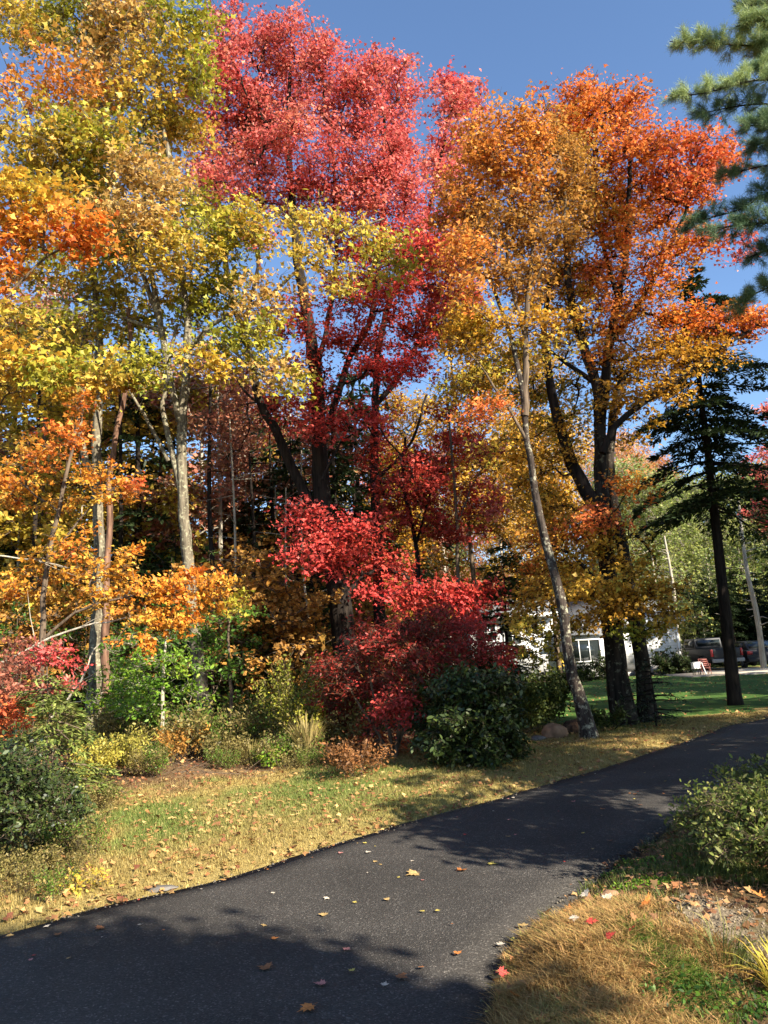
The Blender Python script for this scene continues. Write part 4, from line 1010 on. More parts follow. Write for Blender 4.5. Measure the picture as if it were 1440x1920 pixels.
weed("huckleberry_bush", "yellow green shrub with small leaves left of the dark red shrub", 545, 1440, 13.8, 1.7, .75, P_DULL[1:3] + P_YGREEN[:2], .06, 3600, .55, cat='shrub', stem=22)
weed("huckleberry_bush", "lime leaved thin bush touching the dark red shrub", 590, 1420, 13.4, 1.0, .35, P_YGREEN, .06, 900, .6, cat='shrub', stem=10)

# lacy dark young spruce right of the massive maple
Y = 15.8
P = resample([at(1232, 1372, Y), at(1225, 1300, Y), at(1215, 1230, Y)], .12)
make_conifer("spruce_sapling", "small dark lacy spruce to the right of the massive maple trunk", gxy(*at(1232, 1372, Y)[:2]), P, np.linspace(.025, .006, len(P)), P[0, 2] + .2, lambda f, a: .75 * (1 - f) ** .7 + .1, B_DARK, P_HEMLOCK, whorl=.17, nb=5, droop=.1, needle=.06, dens=70, t=.3, cat='sapling')
# dark green hemlock in front of the house
Y = 18.5
P = resample([at(955, 1330, Y), at(950, 1200, Y), at(945, 1080, Y), at(942, 1010, Y)], .2)
make_conifer("hemlock_tree", "dense dark green young hemlock in front of the white house", gxy(*at(955, 1330, Y)[:2]), P, np.linspace(.06, .01, len(P)), P[0, 2] + .5, lambda f, a: 1.0 * (1 - f) ** .45 + .15, B_DARK, P_DARKGREEN, whorl=.22, nb=6, droop=.2, needle=.11, dens=120, t=.6)
weed("spicebush", "dim green shrub between the rhododendron and the leaning tree", 1000, 1350, 16.0, 1.2, .95, P_DARKGREEN + [(.12, .14, .03)], .085, 7000, .7, cat='shrub', stem=24)

brushes = [weed("wood_edge_brush", "tangled olive brown brush along the edge of the left wood", 300, 1445, 14.2, .6, .5, P_DULL, .05, 1100, .5, stem=16),
           weed("wood_edge_brush", "tangled green brush along the edge of the left wood", 520, 1440, 14.6, .7, .5, P_GREEN[1:] + P_DULL[:2], .055, 1000, .5, stem=14)]
for k in range(40):
    px = rng.uniform(60, 700); Yb = rng.uniform(13.6, 20)
    p = at(px, 1400, Yb); q = k % 2
    copy_tree(brushes[q], (p[0], p[1], gz(p[0], p[1])[0]), rng.random() * 6.28, .7 + .9 * rng.random(), None, ["olive brown brush at the wood edge", "green brush at the wood edge"][q])
for k in range(26):
    px = rng.uniform(170, 620); Yb = rng.uniform(11.9, 13.4)
    p = at(px, 1400, Yb); q = k % 2
    copy_tree(brushes[q], (p[0], p[1], gz(p[0], p[1])[0] - .02), rng.random() * 6.28, .35 + .45 * rng.random(), None, ["olive brown brush at the wood edge", "green brush at the wood edge"][q])
for px, py, sc_ in [(30, 1690, .42), (95, 1700, .34), (140, 1655, .40), (10, 1640, .5), (175, 1618, .36), (60, 1660, .45), (-30, 1680, .5), (120, 1620, .45), (165, 1575, .45), (185, 1540, .5)]:
    p = gp(px, py); copy_tree(brushes[rng.integers(0, 2)], tuple(p), rng.random() * 6.28, sc_, "scruffy olive weeds around the dark bush at the left edge", "weeds around the dark bush at left")
for k in (0, 1): brushes[k]['group'] = ["olive brown brush at the wood edge", "green brush at the wood edge"][k]

# tan ornamental grass tuft
def tuft(name, label, px, py, Y, h, n, pal, spread=.25, w=.012, cat='grass tuft', t=.5, mat=None, rad=.12):
    b = gxy(*at(px, py, Y)[:2]); root = empty(name, b, label, cat)
    a = rng.random(n) * 6.28; rr = rad * np.sqrt(rng.random(n)); L = h * (.6 + .5 * rng.random(n)); sp = spread * (.3 + rng.random(n))
    q = np.linspace(0, 1, 5)
    P = np.zeros((n, 5, 3))
    P[:, :, 0] = (np.cos(a) * rr)[:, None] + (np.cos(a) * L * sp)[:, None] * q ** 1.6; P[:, :, 1] = (np.sin(a) * rr)[:, None] + (np.sin(a) * L * sp)[:, None] * q ** 1.6
    P[:, :, 2] = L[:, None] * (q - (.5 * sp[:, None]) * q ** 3)
    sd = np.stack([-np.sin(a), np.cos(a), 0 * a], -1); wd = w * np.array([.7, 1, .85, .5, .08])
    V = np.stack([P + sd[:, None] * wd[None, :, None], P - sd[:, None] * wd[None, :, None]], 2).reshape(-1, 3)
    i = np.arange(n)[:, None] * 10 + np.arange(4)[None] * 2
    F = np.stack([i, i + 1, i + 3, i + 2], -1).reshape(-1, 4)
    c = pal_mix(pal, t + .35 * rng.normal(size=n)); c = np.repeat(c, 4, 0)
    mesh_np("blades", V, [F], mat or M_GRASS, root, c)
    return root


tuft("grass_tuft", "tall tan ornamental grass tuft left of the dark red shrub", 578, 1440, 12.8, .85, 240, [(.34, .26, .10), (.46, .35, .14), (.30, .26, .08)], .35)
tuft("grass_tuft", "thin straw grass tuft at the wood edge beside the yellow green shrub", 470, 1425, 13.2, .5, 90, [(.34, .26, .10), (.30, .26, .08)], .6)

# ================================================================== BACKGROUND WOODS
def forest_proto(name, label, h, z0, rad, pal, n, bark, leaf=.2, r_tr=.14, group=None, t=.5, cat='tree', lean=.4, dens=None, fork=False):
    zz = np.linspace(0, h, 8)
    P = np.stack([np.cumsum(rng.normal(0, .10 * lean, 8)), np.cumsum(rng.normal(0, .10 * lean, 8)), zz], -1); P[:, :2] -= P[0, :2]
    P = resample(P, .5); limbs = [(P, np.linspace(r_tr, r_tr * .2, len(P)))]
    blobs = []
    for k in range(16):
        f = rng.random(); z = z0 + (h - z0) * f; a = rng.random() * 6.28; rr = rad * (.25 + .75 * rng.random()) * (1 - .55 * f ** 2)
        b = rad * (.38 + .2 * rng.random())
        blobs.append(dict(c=np.array([rr * .75 * math.cos(a), rr * .75 * math.sin(a), z]), r=np.array([b, b, b * .7]), dens=1, pal=pal, t=t + rng.normal(0, .12), sp=.25))
    area = sum(math.pi * b['r'][0] * b['r'][2] for b in blobs)
    return make_tree(name, label, (0, 0, 0), limbs, blobs, bark, leaf=leaf, shape='diamond', per=30, rc=.5 * rad / 2.2, flat=.5, dens=n / area, r0=.010, flare=1.2, cat=cat, group=group, sides=7)


def scatter(proto, places, group, label=None, first=True, smin=.85, smax=1.2, sq=1.0):
    for i, (x, y, s) in enumerate(places):
        o = proto if (i == 0 and first) else None
        z = gz(x, y)[0] - .05
        sc = s * (smin + (smax - smin) * rng.random())
        if o is None:
            o = copy_tree(proto, (x, y, z), rng.random() * 6.28, sc, label, group)
        else:
            o.location = (x, y, z); o.scale = (sc, sc, sc); o['group'] = group


def pl(items):
    """(px, Y, scale) -> ground places below that column of the photo"""
    out = []
    for px, Y, s in items:
        p = at(px, 1250, Y); out.append((p[0], p[1], s))
    return out


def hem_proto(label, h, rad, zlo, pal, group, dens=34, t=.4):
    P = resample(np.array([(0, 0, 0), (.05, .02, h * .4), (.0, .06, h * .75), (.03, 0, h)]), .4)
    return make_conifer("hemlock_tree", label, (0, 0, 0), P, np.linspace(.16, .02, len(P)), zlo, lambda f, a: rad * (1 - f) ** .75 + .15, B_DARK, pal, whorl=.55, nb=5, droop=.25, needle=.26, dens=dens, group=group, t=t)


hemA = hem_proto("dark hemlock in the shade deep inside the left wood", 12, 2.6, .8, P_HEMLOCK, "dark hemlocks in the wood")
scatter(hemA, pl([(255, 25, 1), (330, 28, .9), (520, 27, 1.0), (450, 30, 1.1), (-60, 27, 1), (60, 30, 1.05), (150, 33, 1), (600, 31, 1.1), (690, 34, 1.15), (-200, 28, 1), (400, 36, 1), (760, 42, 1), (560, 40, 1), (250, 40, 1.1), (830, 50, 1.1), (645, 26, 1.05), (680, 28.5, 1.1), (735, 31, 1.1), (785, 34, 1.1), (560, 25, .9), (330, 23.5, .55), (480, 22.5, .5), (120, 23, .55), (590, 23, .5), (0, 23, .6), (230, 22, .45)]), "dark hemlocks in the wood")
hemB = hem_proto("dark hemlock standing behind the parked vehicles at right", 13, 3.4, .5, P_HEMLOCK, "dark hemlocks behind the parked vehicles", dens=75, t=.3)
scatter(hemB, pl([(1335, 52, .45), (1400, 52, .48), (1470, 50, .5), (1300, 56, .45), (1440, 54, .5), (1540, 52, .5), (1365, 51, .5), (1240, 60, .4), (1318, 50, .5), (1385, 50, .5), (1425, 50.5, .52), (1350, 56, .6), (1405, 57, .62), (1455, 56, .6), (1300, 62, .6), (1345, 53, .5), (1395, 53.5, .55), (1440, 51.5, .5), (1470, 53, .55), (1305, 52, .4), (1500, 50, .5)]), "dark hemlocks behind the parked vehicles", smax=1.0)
fA = forest_proto("forest_tree", "slender olive leaved tree inside the left wood", 13.5, 3.2, 2.4, P_OLIVE, 6000, B_BROWN, .2, .13, "olive trees in the left wood", .35)
scatter(fA, pl([(60, 22, 1), (130, 25, 1), (20, 26, 1.05), (215, 30, 1.05), (280, 33, 1.1), (-80, 23, 1), (340, 26, .95), (440, 33, 1.0), (-150, 30, 1), (520, 36, 1), (620, 40, 1), (90, 38, 1.2)]), "olive trees in the left wood")
fB = forest_proto("forest_tree", "pinkish brown tree behind the grey and red maples", 13.5, 3, 2.5, P_PINKBR, 6500, B_PALE, .18, .12, "pinkish brown trees in the left wood", .5)
scatter(fB, pl([(420, 26, 1.0), (470, 29, .95), (80, 28, 1.15), (560, 34, .95), (380, 31, 1.1), (650, 46, .85), (-20, 34, 1.2), (620, 27.5, 1), (760, 36, 1.05), (850, 42, 1.1)]), "pinkish brown trees in the left wood")
fC = forest_proto("forest_tree", "yellow leaved tree far behind the orange maple", 17, 2.0, 3.2, P_GOLD, 8200, B_PALE, .22, .15, "yellow trees behind the house", .5)
scatter(fC, pl([(1010, 56, 1), (1080, 60, 1), (960, 50, .8), (1150, 58, .9), (1215, 64, .85), (1105, 66, 1.1), (985, 66, 1.05), (900, 60, .9)]), "yellow trees behind the house")
fD = forest_proto("forest_tree", "pale green leafy tree behind the lawn at right", 14.5, 2.6, 3.4, P_FARGREEN, 9000, B_PALE, .22, .16, "pale green trees behind the lawn", .5)
scatter(fD, pl([(1215, 54, .95), (1270, 58, .95), (1330, 62, 1), (1395, 60, 1), (1440, 66, 1.05), (1180, 62, .9), (1290, 72, 1.1), (1250, 50, .75), (1310, 53, .8), (1355, 56, .85), (1420, 58, .9), (1470, 62, 1), (840, 48, .62), (810, 56, .8), (1500, 58, 1)]), "pale green trees behind the lawn")
fE = forest_proto("forest_tree", "bright orange far tree seen between the maple and the hemlock", 24, 5, 4.2, [(.55, .22, .07), (.62, .28, .09), (.66, .33, .12)], 13000, B_PALE, .24, .2, "far orange trees", .5)
scatter(fE, pl([(1200, 62, .76), (1245, 66, .78), (940, 80, .95), (1165, 70, .8), (1225, 74, .9)]), "far orange trees", smin=.95, smax=1.05)
fF = forest_proto("forest_tree", "far salmon red tree in the gap right of the red maple", 20, 3, 3.4, [(.55, .10, .09), (.6, .16, .10), (.6, .2, .12)], 6000, B_PALE, .24, .2, "far salmon red trees", .5)
scatter(fF, pl([(890, 72, 1.0), (870, 62, .7), (700, 66, .9)]), "far salmon red trees", smin=.95, smax=1.05)
Y = 30.0
p = at(1455, 1250, Y)
fG = forest_proto("maple_tree", "bright red maple behind the dark hemlock at the right edge", 11.5, 5.5, 1.7, P_RED, 4200, B_DARK, .14, .13)
fG.location = (p[0] + 1.3, p[1], 0); fG.scale = (.8, .8, .95)
fH = forest_proto("forest_tree", "golden olive tree filling the gap between the red maple and the leaning tree", 13.5, 3.2, 2.1, P_GOLD, 9000, B_BROWN, .13, .10, None, .35)
p = at(905, 1250, 24.5); fH.location = (p[0], p[1], 0)
fI = copy_tree(fH, tuple(at(1050, 1250, 26.5) * np.array([1, 1, 0])), 2.0, .95, "golden olive tree seen between the leaning tree and the massive maple")
fJ = copy_tree(fH, tuple(at(800, 1250, 30) * np.array([1, 1, 0])), 4.0, .92, "golden olive tree far behind the thin red saplings")
# understory in the wood
uA = forest_proto("understory_sapling", "leafy green sapling in the dark of the left wood", 3.4, .7, 1.25, P_GREEN, 1000, B_BROWN, .09, .025, "green saplings in the left wood", .25, cat='sapling')
scatter(uA, pl([(160, 19.5, .9), (250, 20, .8), (430, 20, .9), (520, 20.5, .75), (30, 19, .9), (350, 21, 1.1), (-60, 19, 1), (110, 21, 1.2), (480, 23, 1.1), (600, 22.5, .9), (690, 22, .7), (400, 25, 1.3), (300, 24, 1.5), (560, 26, 1.2)]), "green saplings in the left wood")
uB = forest_proto("understory_sapling", "brown olive sapling in the dark of the left wood", 4.2, .8, 1.3, P_BROWNOL, 1500, B_BROWN, .12, .025, "brown saplings in the left wood", .5, cat='sapling')
scatter(uB, pl([(70, 19.6, 1), (200, 21, 1.2), (460, 19.5, .95), (540, 19.5, 1), (390, 22, 1.2), (500, 25, 1.4), (620, 24, 1.1), (-30, 20.5, 1.2), (710, 20, .6), (680, 25, 1.2), (570, 21, .9)]), "brown saplings in the left wood")
hemC = make_conifer("hemlock_sapling", "lit green hemlock sapling in front of the dark left wood", (0, 0, 0), resample(np.array([(0, 0, 0), (.05, .02, 2.), (.0, .03, 4.6)]), .3), np.linspace(.05, .01, len(resample(np.array([(0, 0, 0), (.05, .02, 2.), (.0, .03, 4.6)]), .3))), .5, lambda f, a: (1.25 * (1 - f) ** .6 + .1) * (.4 + .8 * rng.random()), B_BROWN, [(.03, .06, .014), (.08, .14, .025), (.18, .25, .045)], whorl=.36, nb=5, droop=.25, needle=.12, dens=70, group="green hemlock saplings in the left wood", t=.5, cat='sapling')  # brighter needle greens stand in for sun on the understory
scatter(hemC, pl([(395, 19.6, 1.0), (445, 21, 1.1), (325, 21.5, 1.0), (485, 20, .75), (265, 22, 1.1), (560, 21.5, .9), (95, 20.5, 1.0), (30, 22, 1.1), (610, 24, 1.1), (215, 19.8, .6)]), "green hemlock saplings in the left wood")
# bare poles
def pole_proto(label, h, r, bark, group):
    P = resample(np.array([(0, 0, 0), (.08, .02, h * .3), (-.05, .06, h * .6), (.06, 0, h)]), .4)
    root = empty("bare_pole", (0, 0, 0), label, "tree", group); g = Geo()
    V, F = tube_np(P, np.linspace(r, r * .4, len(P)), 7, .1); g.add(V, F)
    for k in range(16):
        z = h * (.25 + .7 * rng.random()); a = rng.random() * 6.28; L = .3 + rng.random() * .9
        i = int(np.argmin(abs(P[:, 2] - z))); d = np.array([math.cos(a), math.sin(a), .4 * rng.random()])
        V, F = tube_np(np.array([P[i], P[i] + d * L * .5 + rng.normal(0, .05, 3), P[i] + d * L + rng.normal(0, .1, 3)]), np.array([r * .25, r * .15, .003]), 4); g.add(V, F)
    g.build("trunk", bark, root, None, True)
    return root
pA = pole_proto("thin pale bare trunk in the shade of the left wood", 8, .05, B_PALE, "pale poles in the left wood")
scatter(pA, pl([(578, 21, 1), (545, 22, .9), (150, 24, 1.1), (445, 21, 1), (525, 26, 1), (25, 22, 1), (610, 30, 1), (370, 27, 1.1), (700, 30, 1)]), "pale poles in the left wood")
pB = pole_proto("dark bare trunk in the shade of the left wood", 10, .10, B_DARK, "dark poles in the left wood")
scatter(pB, pl([(400, 22, 1), (480, 24, 1), (60, 21, .9), (300, 26, 1), (550, 28, 1), (110, 26, 1.1), (220, 24, 1), (640, 27, 1), (10, 25, 1)]), "dark poles in the left wood")
pC = pole_proto("pale trunk with bare side branches beyond the vehicles at right", 9, .16, B_PALE, "pale trunks beyond the lawn")
scatter(pC, pl([(1432, 41, 1), (1281, 47, .9), (1376, 50, .6), (1330, 50, .4)]), "pale trunks beyond the lawn", smin=1, smax=1.05)

# far-off wood all round, one mass
n = 26000
a = R(90) + rng.normal(0, 1, n).clip(-2.2, 2.2) * R(38)
d = 95 + 45 * rng.random(n)
ht = 9 + 5 * fbm(a * 30, a * 0, 1, 40) + 2 * vn(a * 160, a * 0, 1, 3)
z = ht * rng.random(n) ** .6
C = np.stack([d * np.cos(a), d * np.sin(a), z], -1)
tcol = fbm(a * 40, d * .05, 1, 50)
cols = pal_mix(P_FARGREEN[:2] + P_OLIVE[:3] + [(.5, .22, .07), (.45, .12, .08)], (tcol - .25) * 1.9 + .1 * rng.normal(size=n)) * (1 + .2 * rng.normal(size=(n, 1))).clip(.5, 1.5)
V, F = leaf_geo(C, np.array([0, -.6, .5]) + rng.normal(0, .6, C.shape), rng.normal(0, 1, C.shape), 1.1 * (.6 + .8 * rng.random(n)), 'maple')
g = Geo(); g.add(V, F, cols)
o = g.build("distant_woods", M_LEAF); tag(o, "far off mixed autumn wood closing the horizon", "woods", kind="stuff")

# ---- big pines beside and behind the photographer (they throw the shade on the drive)
P = resample(np.array([(0, 0, 0), (.1, .02, 6), (.0, .1, 12), (.05, 0, 17)]), .5)
shade = make_conifer("pine_tree", "tall white pine beside the driveway outside the photo", (0, 0, 0), P, np.linspace(.24, .04, len(P)), 4.2, lambda f, a: 3.2 * (1 - f) ** .6 + .3, B_DARK, P_PINE, whorl=.55, nb=6, droop=.05, needle=.22, dens=85, group="white pines outside the photo", t=.2)
SHADE = [(14.2, 6.5, .95), (18, 11, 1.0), (11.5, 3.7, .8), (23.5, 14.5, 1.05), (21, 2, 1), (8.0, 6.0, .74), (21, 20, 1.0), (25.5, 25.5, 1.0), (30, 31, 1.0), (29, 38, .9), (37, 39, 1.1), (27.5, 19.5, 1.05), (32.5, 44, 1.0)]
scatter(shade, SHADE, "white pines outside the photo", smin=1, smax=1.001)
def round_tree(label, x, y, zc, r, n):
    P = resample(np.array([(0, 0, 0), (.03, .04, zc * .5), (0, 0, zc + r * .6)]), .3)
    bs = []
    for k in range(14):
        d = nrm(rng.normal(size=3)); bs.append(dict(c=np.array([0, 0, zc]) + d * r * .7 * np.array([1, 1, .8]), r=np.array([r, r, r * .8]) * .42, dens=1, pal=P_OLIVE, t=.5, sp=.25))
    ar = sum(math.pi * b['r'][0] * b['r'][2] for b in bs)
    o = make_tree("maple_tree", label, (0, 0, 0), [(P, np.linspace(.09, .03, len(P)))], bs, B_BROWN, leaf=.12, per=30, rc=.35, dens=n / ar)
    o.location = (x, y, gz(x, y)[0]); return o
round_tree("small round maple out of view behind the photographer", 4.0, -2.8, 5.3, 1.85, 9500)
round_tree("narrow young maple out of view behind the photographer", 4.95, -2.0, 5.0, 1.0, 4200)
round_tree("taller round maple out of view behind the photographer", 4.3, -4.6, 5.2, 1.9, 9000)
round_tree("low young maple out of view beyond the right bank shrub", 5.3, 3.9, 3.3, 1.0, 3000)

# ================================================================== HOUSE, VEHICLES, THINGS ON THE LAWN
m, nt, b = new_mat("white_siding")
geo = N_(nt, "ShaderNodeTexCoord"); sx = N_(nt, "ShaderNodeSeparateXYZ"); nt.links.new(geo.outputs["Object"], sx.inputs[0])
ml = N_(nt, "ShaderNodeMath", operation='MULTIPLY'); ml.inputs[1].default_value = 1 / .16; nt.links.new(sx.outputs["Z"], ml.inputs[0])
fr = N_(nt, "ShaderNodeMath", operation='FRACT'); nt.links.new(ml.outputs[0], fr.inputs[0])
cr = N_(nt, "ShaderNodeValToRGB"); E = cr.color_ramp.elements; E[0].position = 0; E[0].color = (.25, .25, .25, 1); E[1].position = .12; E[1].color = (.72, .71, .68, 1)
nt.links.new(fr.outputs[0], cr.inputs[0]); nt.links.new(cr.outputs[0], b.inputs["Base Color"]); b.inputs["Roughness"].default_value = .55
bp = N_(nt, "ShaderNodeBump"); bp.inputs["Distance"].default_value = .02; nt.links.new(fr.outputs[0], bp.inputs["Height"]); nt.links.new(bp.outputs[0], b.inputs["Normal"])
M_SIDING = m
M_TRIM = plain_mat("white_trim", (.78, .77, .74), .45, 0, .4, .05)
M_ROOF = plain_mat("grey_shingles", (.16, .165, .17), .85, 0, .2, .3, 9, .7)
M_FASCIA = plain_mat("tan_fascia", (.30, .22, .15), .6)
M_CONC = plain_mat("concrete", (.38, .36, .33), .85, 0, .2, .2, 5, .4)
m, nt, b = new_mat("window_glass"); b.inputs["Base Color"].default_value = (.02, .025, .025, 1); b.inputs["Roughness"].default_value = .06; b.inputs["Specular IOR Level"].default_value = .7
M_GLASS = m

HX1 = G(1282, 1262)[0]; HY = 44.6; HX0 = at(885, 1250, HY)[0]; HM = HX0 + (HX1 - HX0) * .40
house = empty("house", ((HX0 + HX1) / 2, HY, 0), "low white house with grey roof behind the massive maple", "house")
ho = np.array([(HX0 + HX1) / 2, HY, 0])
def H(x, y, z): return (x - ho[0], y - ho[1], z)
w_ = MB(); DPT = 8.0
w_.box(H((HM + HX1) / 2, HY + DPT / 2, 1.72), (HX1 - HM, DPT, 2.85))
w_.box(H((HX0 + HM) / 2, HY + DPT / 2 - .4, 2.1), (HM - HX0 - .006, DPT, 3.6))
for x0, x1, yo, ze, zr in ((HX0, HM - .006, -.4, 3.9, 5.3), (HM, HX1, 0, 3.145, 4.6)):
    pr = [(yo, ze), (yo + DPT, ze), (yo + DPT / 2, zr)]
    w_.extrude([(p[0], p[1]) for p in pr], 'x', x0 - ho[0], x1 - ho[0])
w_.build("wall", M_SIDING, house)
f_ = MB(); f_.box(H((HX0 + HX1) / 2 + .02, HY + DPT / 2, .14), (HX1 - HX0 - .1, DPT - .1, .32)); f_.build("foundation", M_CONC, house)
r_ = MB()
for x0, x1, yo, ze, zr in ((HX0 - .35, HM + .25, -.4, 3.9, 5.3), (HM + .26, HX1 + .35, 0, 3.145, 4.6)):
    sl = (zr - ze) / (DPT / 2)
    for s in (0, 1):
        ya, yb = (yo - .45, yo + DPT / 2) if s == 0 else (yo + DPT + .45, yo + DPT / 2)
        za, zb = ze - .45 * sl + .03, zr + .03
        r_.extrude([(ya, za), (yb, zb), (yb, zb + .14), (ya, za + .14)], 'x', x0 - ho[0], x1 - ho[0])
roof = r_.build("roof", M_ROOF, house)
fs = MB()
for x0, x1, yo, ze, zr in ((HX0 - .35, HM + .25, -.4, 3.9, 5.3), (HM + .26, HX1 + .35, 0, 3.145, 4.6)):
    sl = (zr - ze) / (DPT / 2); fs.box(((x0 + x1) / 2 - ho[0], yo - .475, ze - .45 * sl + .08), (x1 - x0, .04, .2))
fs.build("fascia", M_TRIM, house)
cb = MB(); cb.box(H(HX1 - .05, HY - .012, 1.72), (.14, .05, 2.8)); cb.box(H(HX1 + .012, HY + .1, 1.72), (.05, .14, 2.8)); cb.box(H(HX0 + .07, HY - .412, 2.1), (.14, .05, 3.5)); cb.build("corner_board", M_TRIM, house)


def window(x, z, w, h, y, mull=1, cross=0):
    fr = MB(); t = .07
    fr.box(H(x, y - .03, z + h / 2 + t / 2), (w + 2 * t, .08, t)); fr.box(H(x, y - .03, z - h / 2 - t / 2), (w + 2 * t + .06, .11, t))
    for s in (-1, 1): fr.box(H(x + s * (w / 2 + t / 2), y - .03, z), (t, .08, h))
    for k in range(1, mull + 1): fr.box(H(x - w / 2 + w * k / (mull + 1), y - .025, z), (.05, .06, h))
    for k in range(1, cross + 1): fr.box(H(x, y - .022, z - h / 2 + h * k / (cross + 1)), (w, .045, .04))
    o = fr.build("window", M_TRIM, house)
    g_ = MB(); g_.box(H(x, y - .006, z), (w, .02, h)); g_.build("pane", M_GLASS, o)


window(at(1237, 1231, HY)[0], at(1237, 1231, HY)[2] - .0, .62, .62, HY, 1, 1)
window(at(914, 1186, HY - .4)[0], at(914, 1186, HY - .4)[2], .9, 1.0, HY - .4, 1, 1)
window(at(960, 1190, HY - .4)[0], at(960, 1192, HY - .4)[2], .9, 1.0, HY - .4, 1, 1)
# bay
bx0, bx1 = at(1062, 1250, HY - 1.2)[0], at(1148, 1250, HY - 1.2)[0]
by = HY - 1.2
bw = MB(); bw.box(H((bx0 + bx1) / 2, by + .594, 1.3), (bx1 - bx0, 1.18, 2.3)); bw.build("bay", M_TRIM, house)
br = MB(); br.extrude([(by - .25 - HY, 2.46), (-.006, 2.95), (-.006, 3.05), (by - .25 - HY, 2.56)], 'x', bx0 - .2 - ho[0], bx1 + .2 - ho[0]); br.build("bay_roof", M_ROOF, house)
window((bx0 + bx1) / 2 - .18, 1.62, 1.75, 1.15, by, 2, 0)
st = MB(); sxx = at(1215, 1250, HY)[0]
for k in range(3): st.box(H(sxx, HY - .25 - .3 * (2 - k), .09 + .17 * k + .002 * k), (1.3, .32, .19 + .0 * k))
st.build("step", M_CONC, house)

# foundation shrubs and hedge
sp = forest_proto("foundation_shrub", "round dark shrub under the bay window of the white house", 1.25, .12, .75, P_DARKGREEN, 1500, B_BROWN, .10, .02, None, .4, cat='shrub')
p = at(1131, 1250, 42.0); sp.location = (p[0], p[1], 0)
o = copy_tree(sp, tuple(at(1250, 1250, 42.5) * np.array([1, 1, 0])), 1.2, (1.55, 1.0, 1.0), "wide dark hedge at the right corner of the white house", None)
o = copy_tree(sp, tuple(at(1282, 1250, 41.8) * np.array([1, 1, 0])), 2.2, (.8, .8, .95), "round green bush just right of the white house hedge", None)
o = copy_tree(sp, tuple(at(1092, 1250, 41.0) * np.array([1, 1, 0])), 3.2, (.75, .75, .8), "small bush left under the bay window of the white house", None)

# vehicles, seen from the rear
M_PAINT_D = plain_mat("dark_paint", (.010, .011, .013), .55, .2, .5, .1)
M_PAINT_R = plain_mat("charcoal_paint", (.014, .014, .016), .55, .1, .5, .1)
M_TYRE = plain_mat("tyre_rubber", (.015, .015, .015), .85)
M_CHROME = plain_mat("dull_bumper", (.22, .22, .22), .5, .2, .5, .1)
M_RED = plain_mat("red_lens", (.30, .012, .012), .3)
M_RIM = plain_mat("wheel_rim", (.35, .35, .36), .4, .7)


def pickup(loc, rz):
    t = empty("pickup_truck", loc, "dark pickup truck parked behind the hemlock trunk with its rear to the lawn", "truck"); t.rotation_euler = (0, 0, rz)
    def prof(pts, a, b): return MB().extrude(pts, 'x', a, b)
    body = prof([(0, .62), (.02, 1.18), (2.0, 1.2), (2.02, 1.2), (3.9, 1.2), (4.0, 1.2), (5.2, 1.12), (5.35, .95), (5.35, .5), (4.85, .45), (4.7, .8), (4.2, .8), (4.02, .45), (1.6, .45), (1.42, .8), (.95, .8), (.78, .5), (.1, .5)], -.93, .93)
    body.build("body", M_PAINT_D, t, .03)
    c_ = prof([(1.95, 1.205), (2.1, 1.80), (3.3, 1.82), (3.95, 1.205)], -.80, .80); c_.build("cab", M_PAINT_D, t, .04)
    MB().box((0, 2.0, 1.52), (1.35, .03, .36)).build("rear_window", M_GLASS, t)
    for s in (-1, 1): MB().box((s * .805, 2.75, 1.50), (.03, 1.15, .38)).build("side_window", M_GLASS, t)
    MB().box((0, -.012, .90), (1.5, .05, .48)).build("tailgate", M_PAINT_R, t, .01)
    MB().box((0, -.10, .52), (1.8, .18, .2)).build("bumper", M_CHROME, t, .02)
    for s in (-1, 1): MB().box((s * .85, -.015, .95), (.13, .06, .4)).build("tail_light", M_RED, t, .01)
    for y in (1.18, 4.45):
        for s in (-1, 1):
            w = MB().disc((s * .82, y, .38), .38, .26).build("wheel", M_TYRE, t, .03); MB().disc((s * .945, y, .38), .22, .03).build("rim", M_RIM, w)
    return t


def car(loc, rz):
    t = empty("parked_car", loc, "dark hatchback with red tail lights parked at the right edge", "car"); t.rotation_euler = (0, 0, rz)
    MB().extrude([(0, .42), (-.03, .75), (.06, 1.0), (.9, 1.02), (3.2, .98), (4.1, .82), (4.25, .62), (4.22, .35), (3.75, .3), (3.6, .65), (3.1, .65), (2.95, .3), (1.2, .3), (1.05, .65), (.55, .65), (.4, .3), (.08, .32)], 'x', -.88, .88).build("body", M_PAINT_R, t, .04)
    MB().extrude([(.10, 1.0), (.5, 1.45), (1.9, 1.5), (3.0, .99)], 'x', -.74, .74).build("cabin", M_PAINT_D, t, .05)
    MB().add([(-.62, .145, 1.07), (.62, .145, 1.07), (.56, .46, 1.42), (-.56, .46, 1.42), (-.62, .17, 1.06), (.62, .17, 1.06), (.56, .49, 1.41), (-.56, .49, 1.41)], [(0, 1, 2, 3), (7, 6, 5, 4), (0, 4, 5, 1), (1, 5, 6, 2), (2, 6, 7, 3), (3, 7, 4, 0)]).build("rear_window", M_GLASS, t)
    for s in (-1, 1):
        MB().box((s * .70, -.005, .83), (.3, .09, .17)).build("tail_light", M_RED, t, .015)
        MB().box((s * .745, 1.35, 1.23), (.02, 1.3, .3)).build("side_window", M_GLASS, t)
        for y in (.8, 3.35):
            w = MB().disc((s * .78, y, .32), .32, .22).build("wheel", M_TYRE, t, .03); MB().disc((s * .885, y, .32), .2, .025).build("rim", M_RIM, w)
    MB().box((0, -.06, .45), (1.7, .12, .22)).build("bumper", M_PAINT_D, t, .03)
    return t


p = at(1366, 1250, 42.5); pickup((p[0], p[1], .10), 0.05)
p = at(1434, 1250, 42.8); car((p[0], p[1], .10), -0.05)
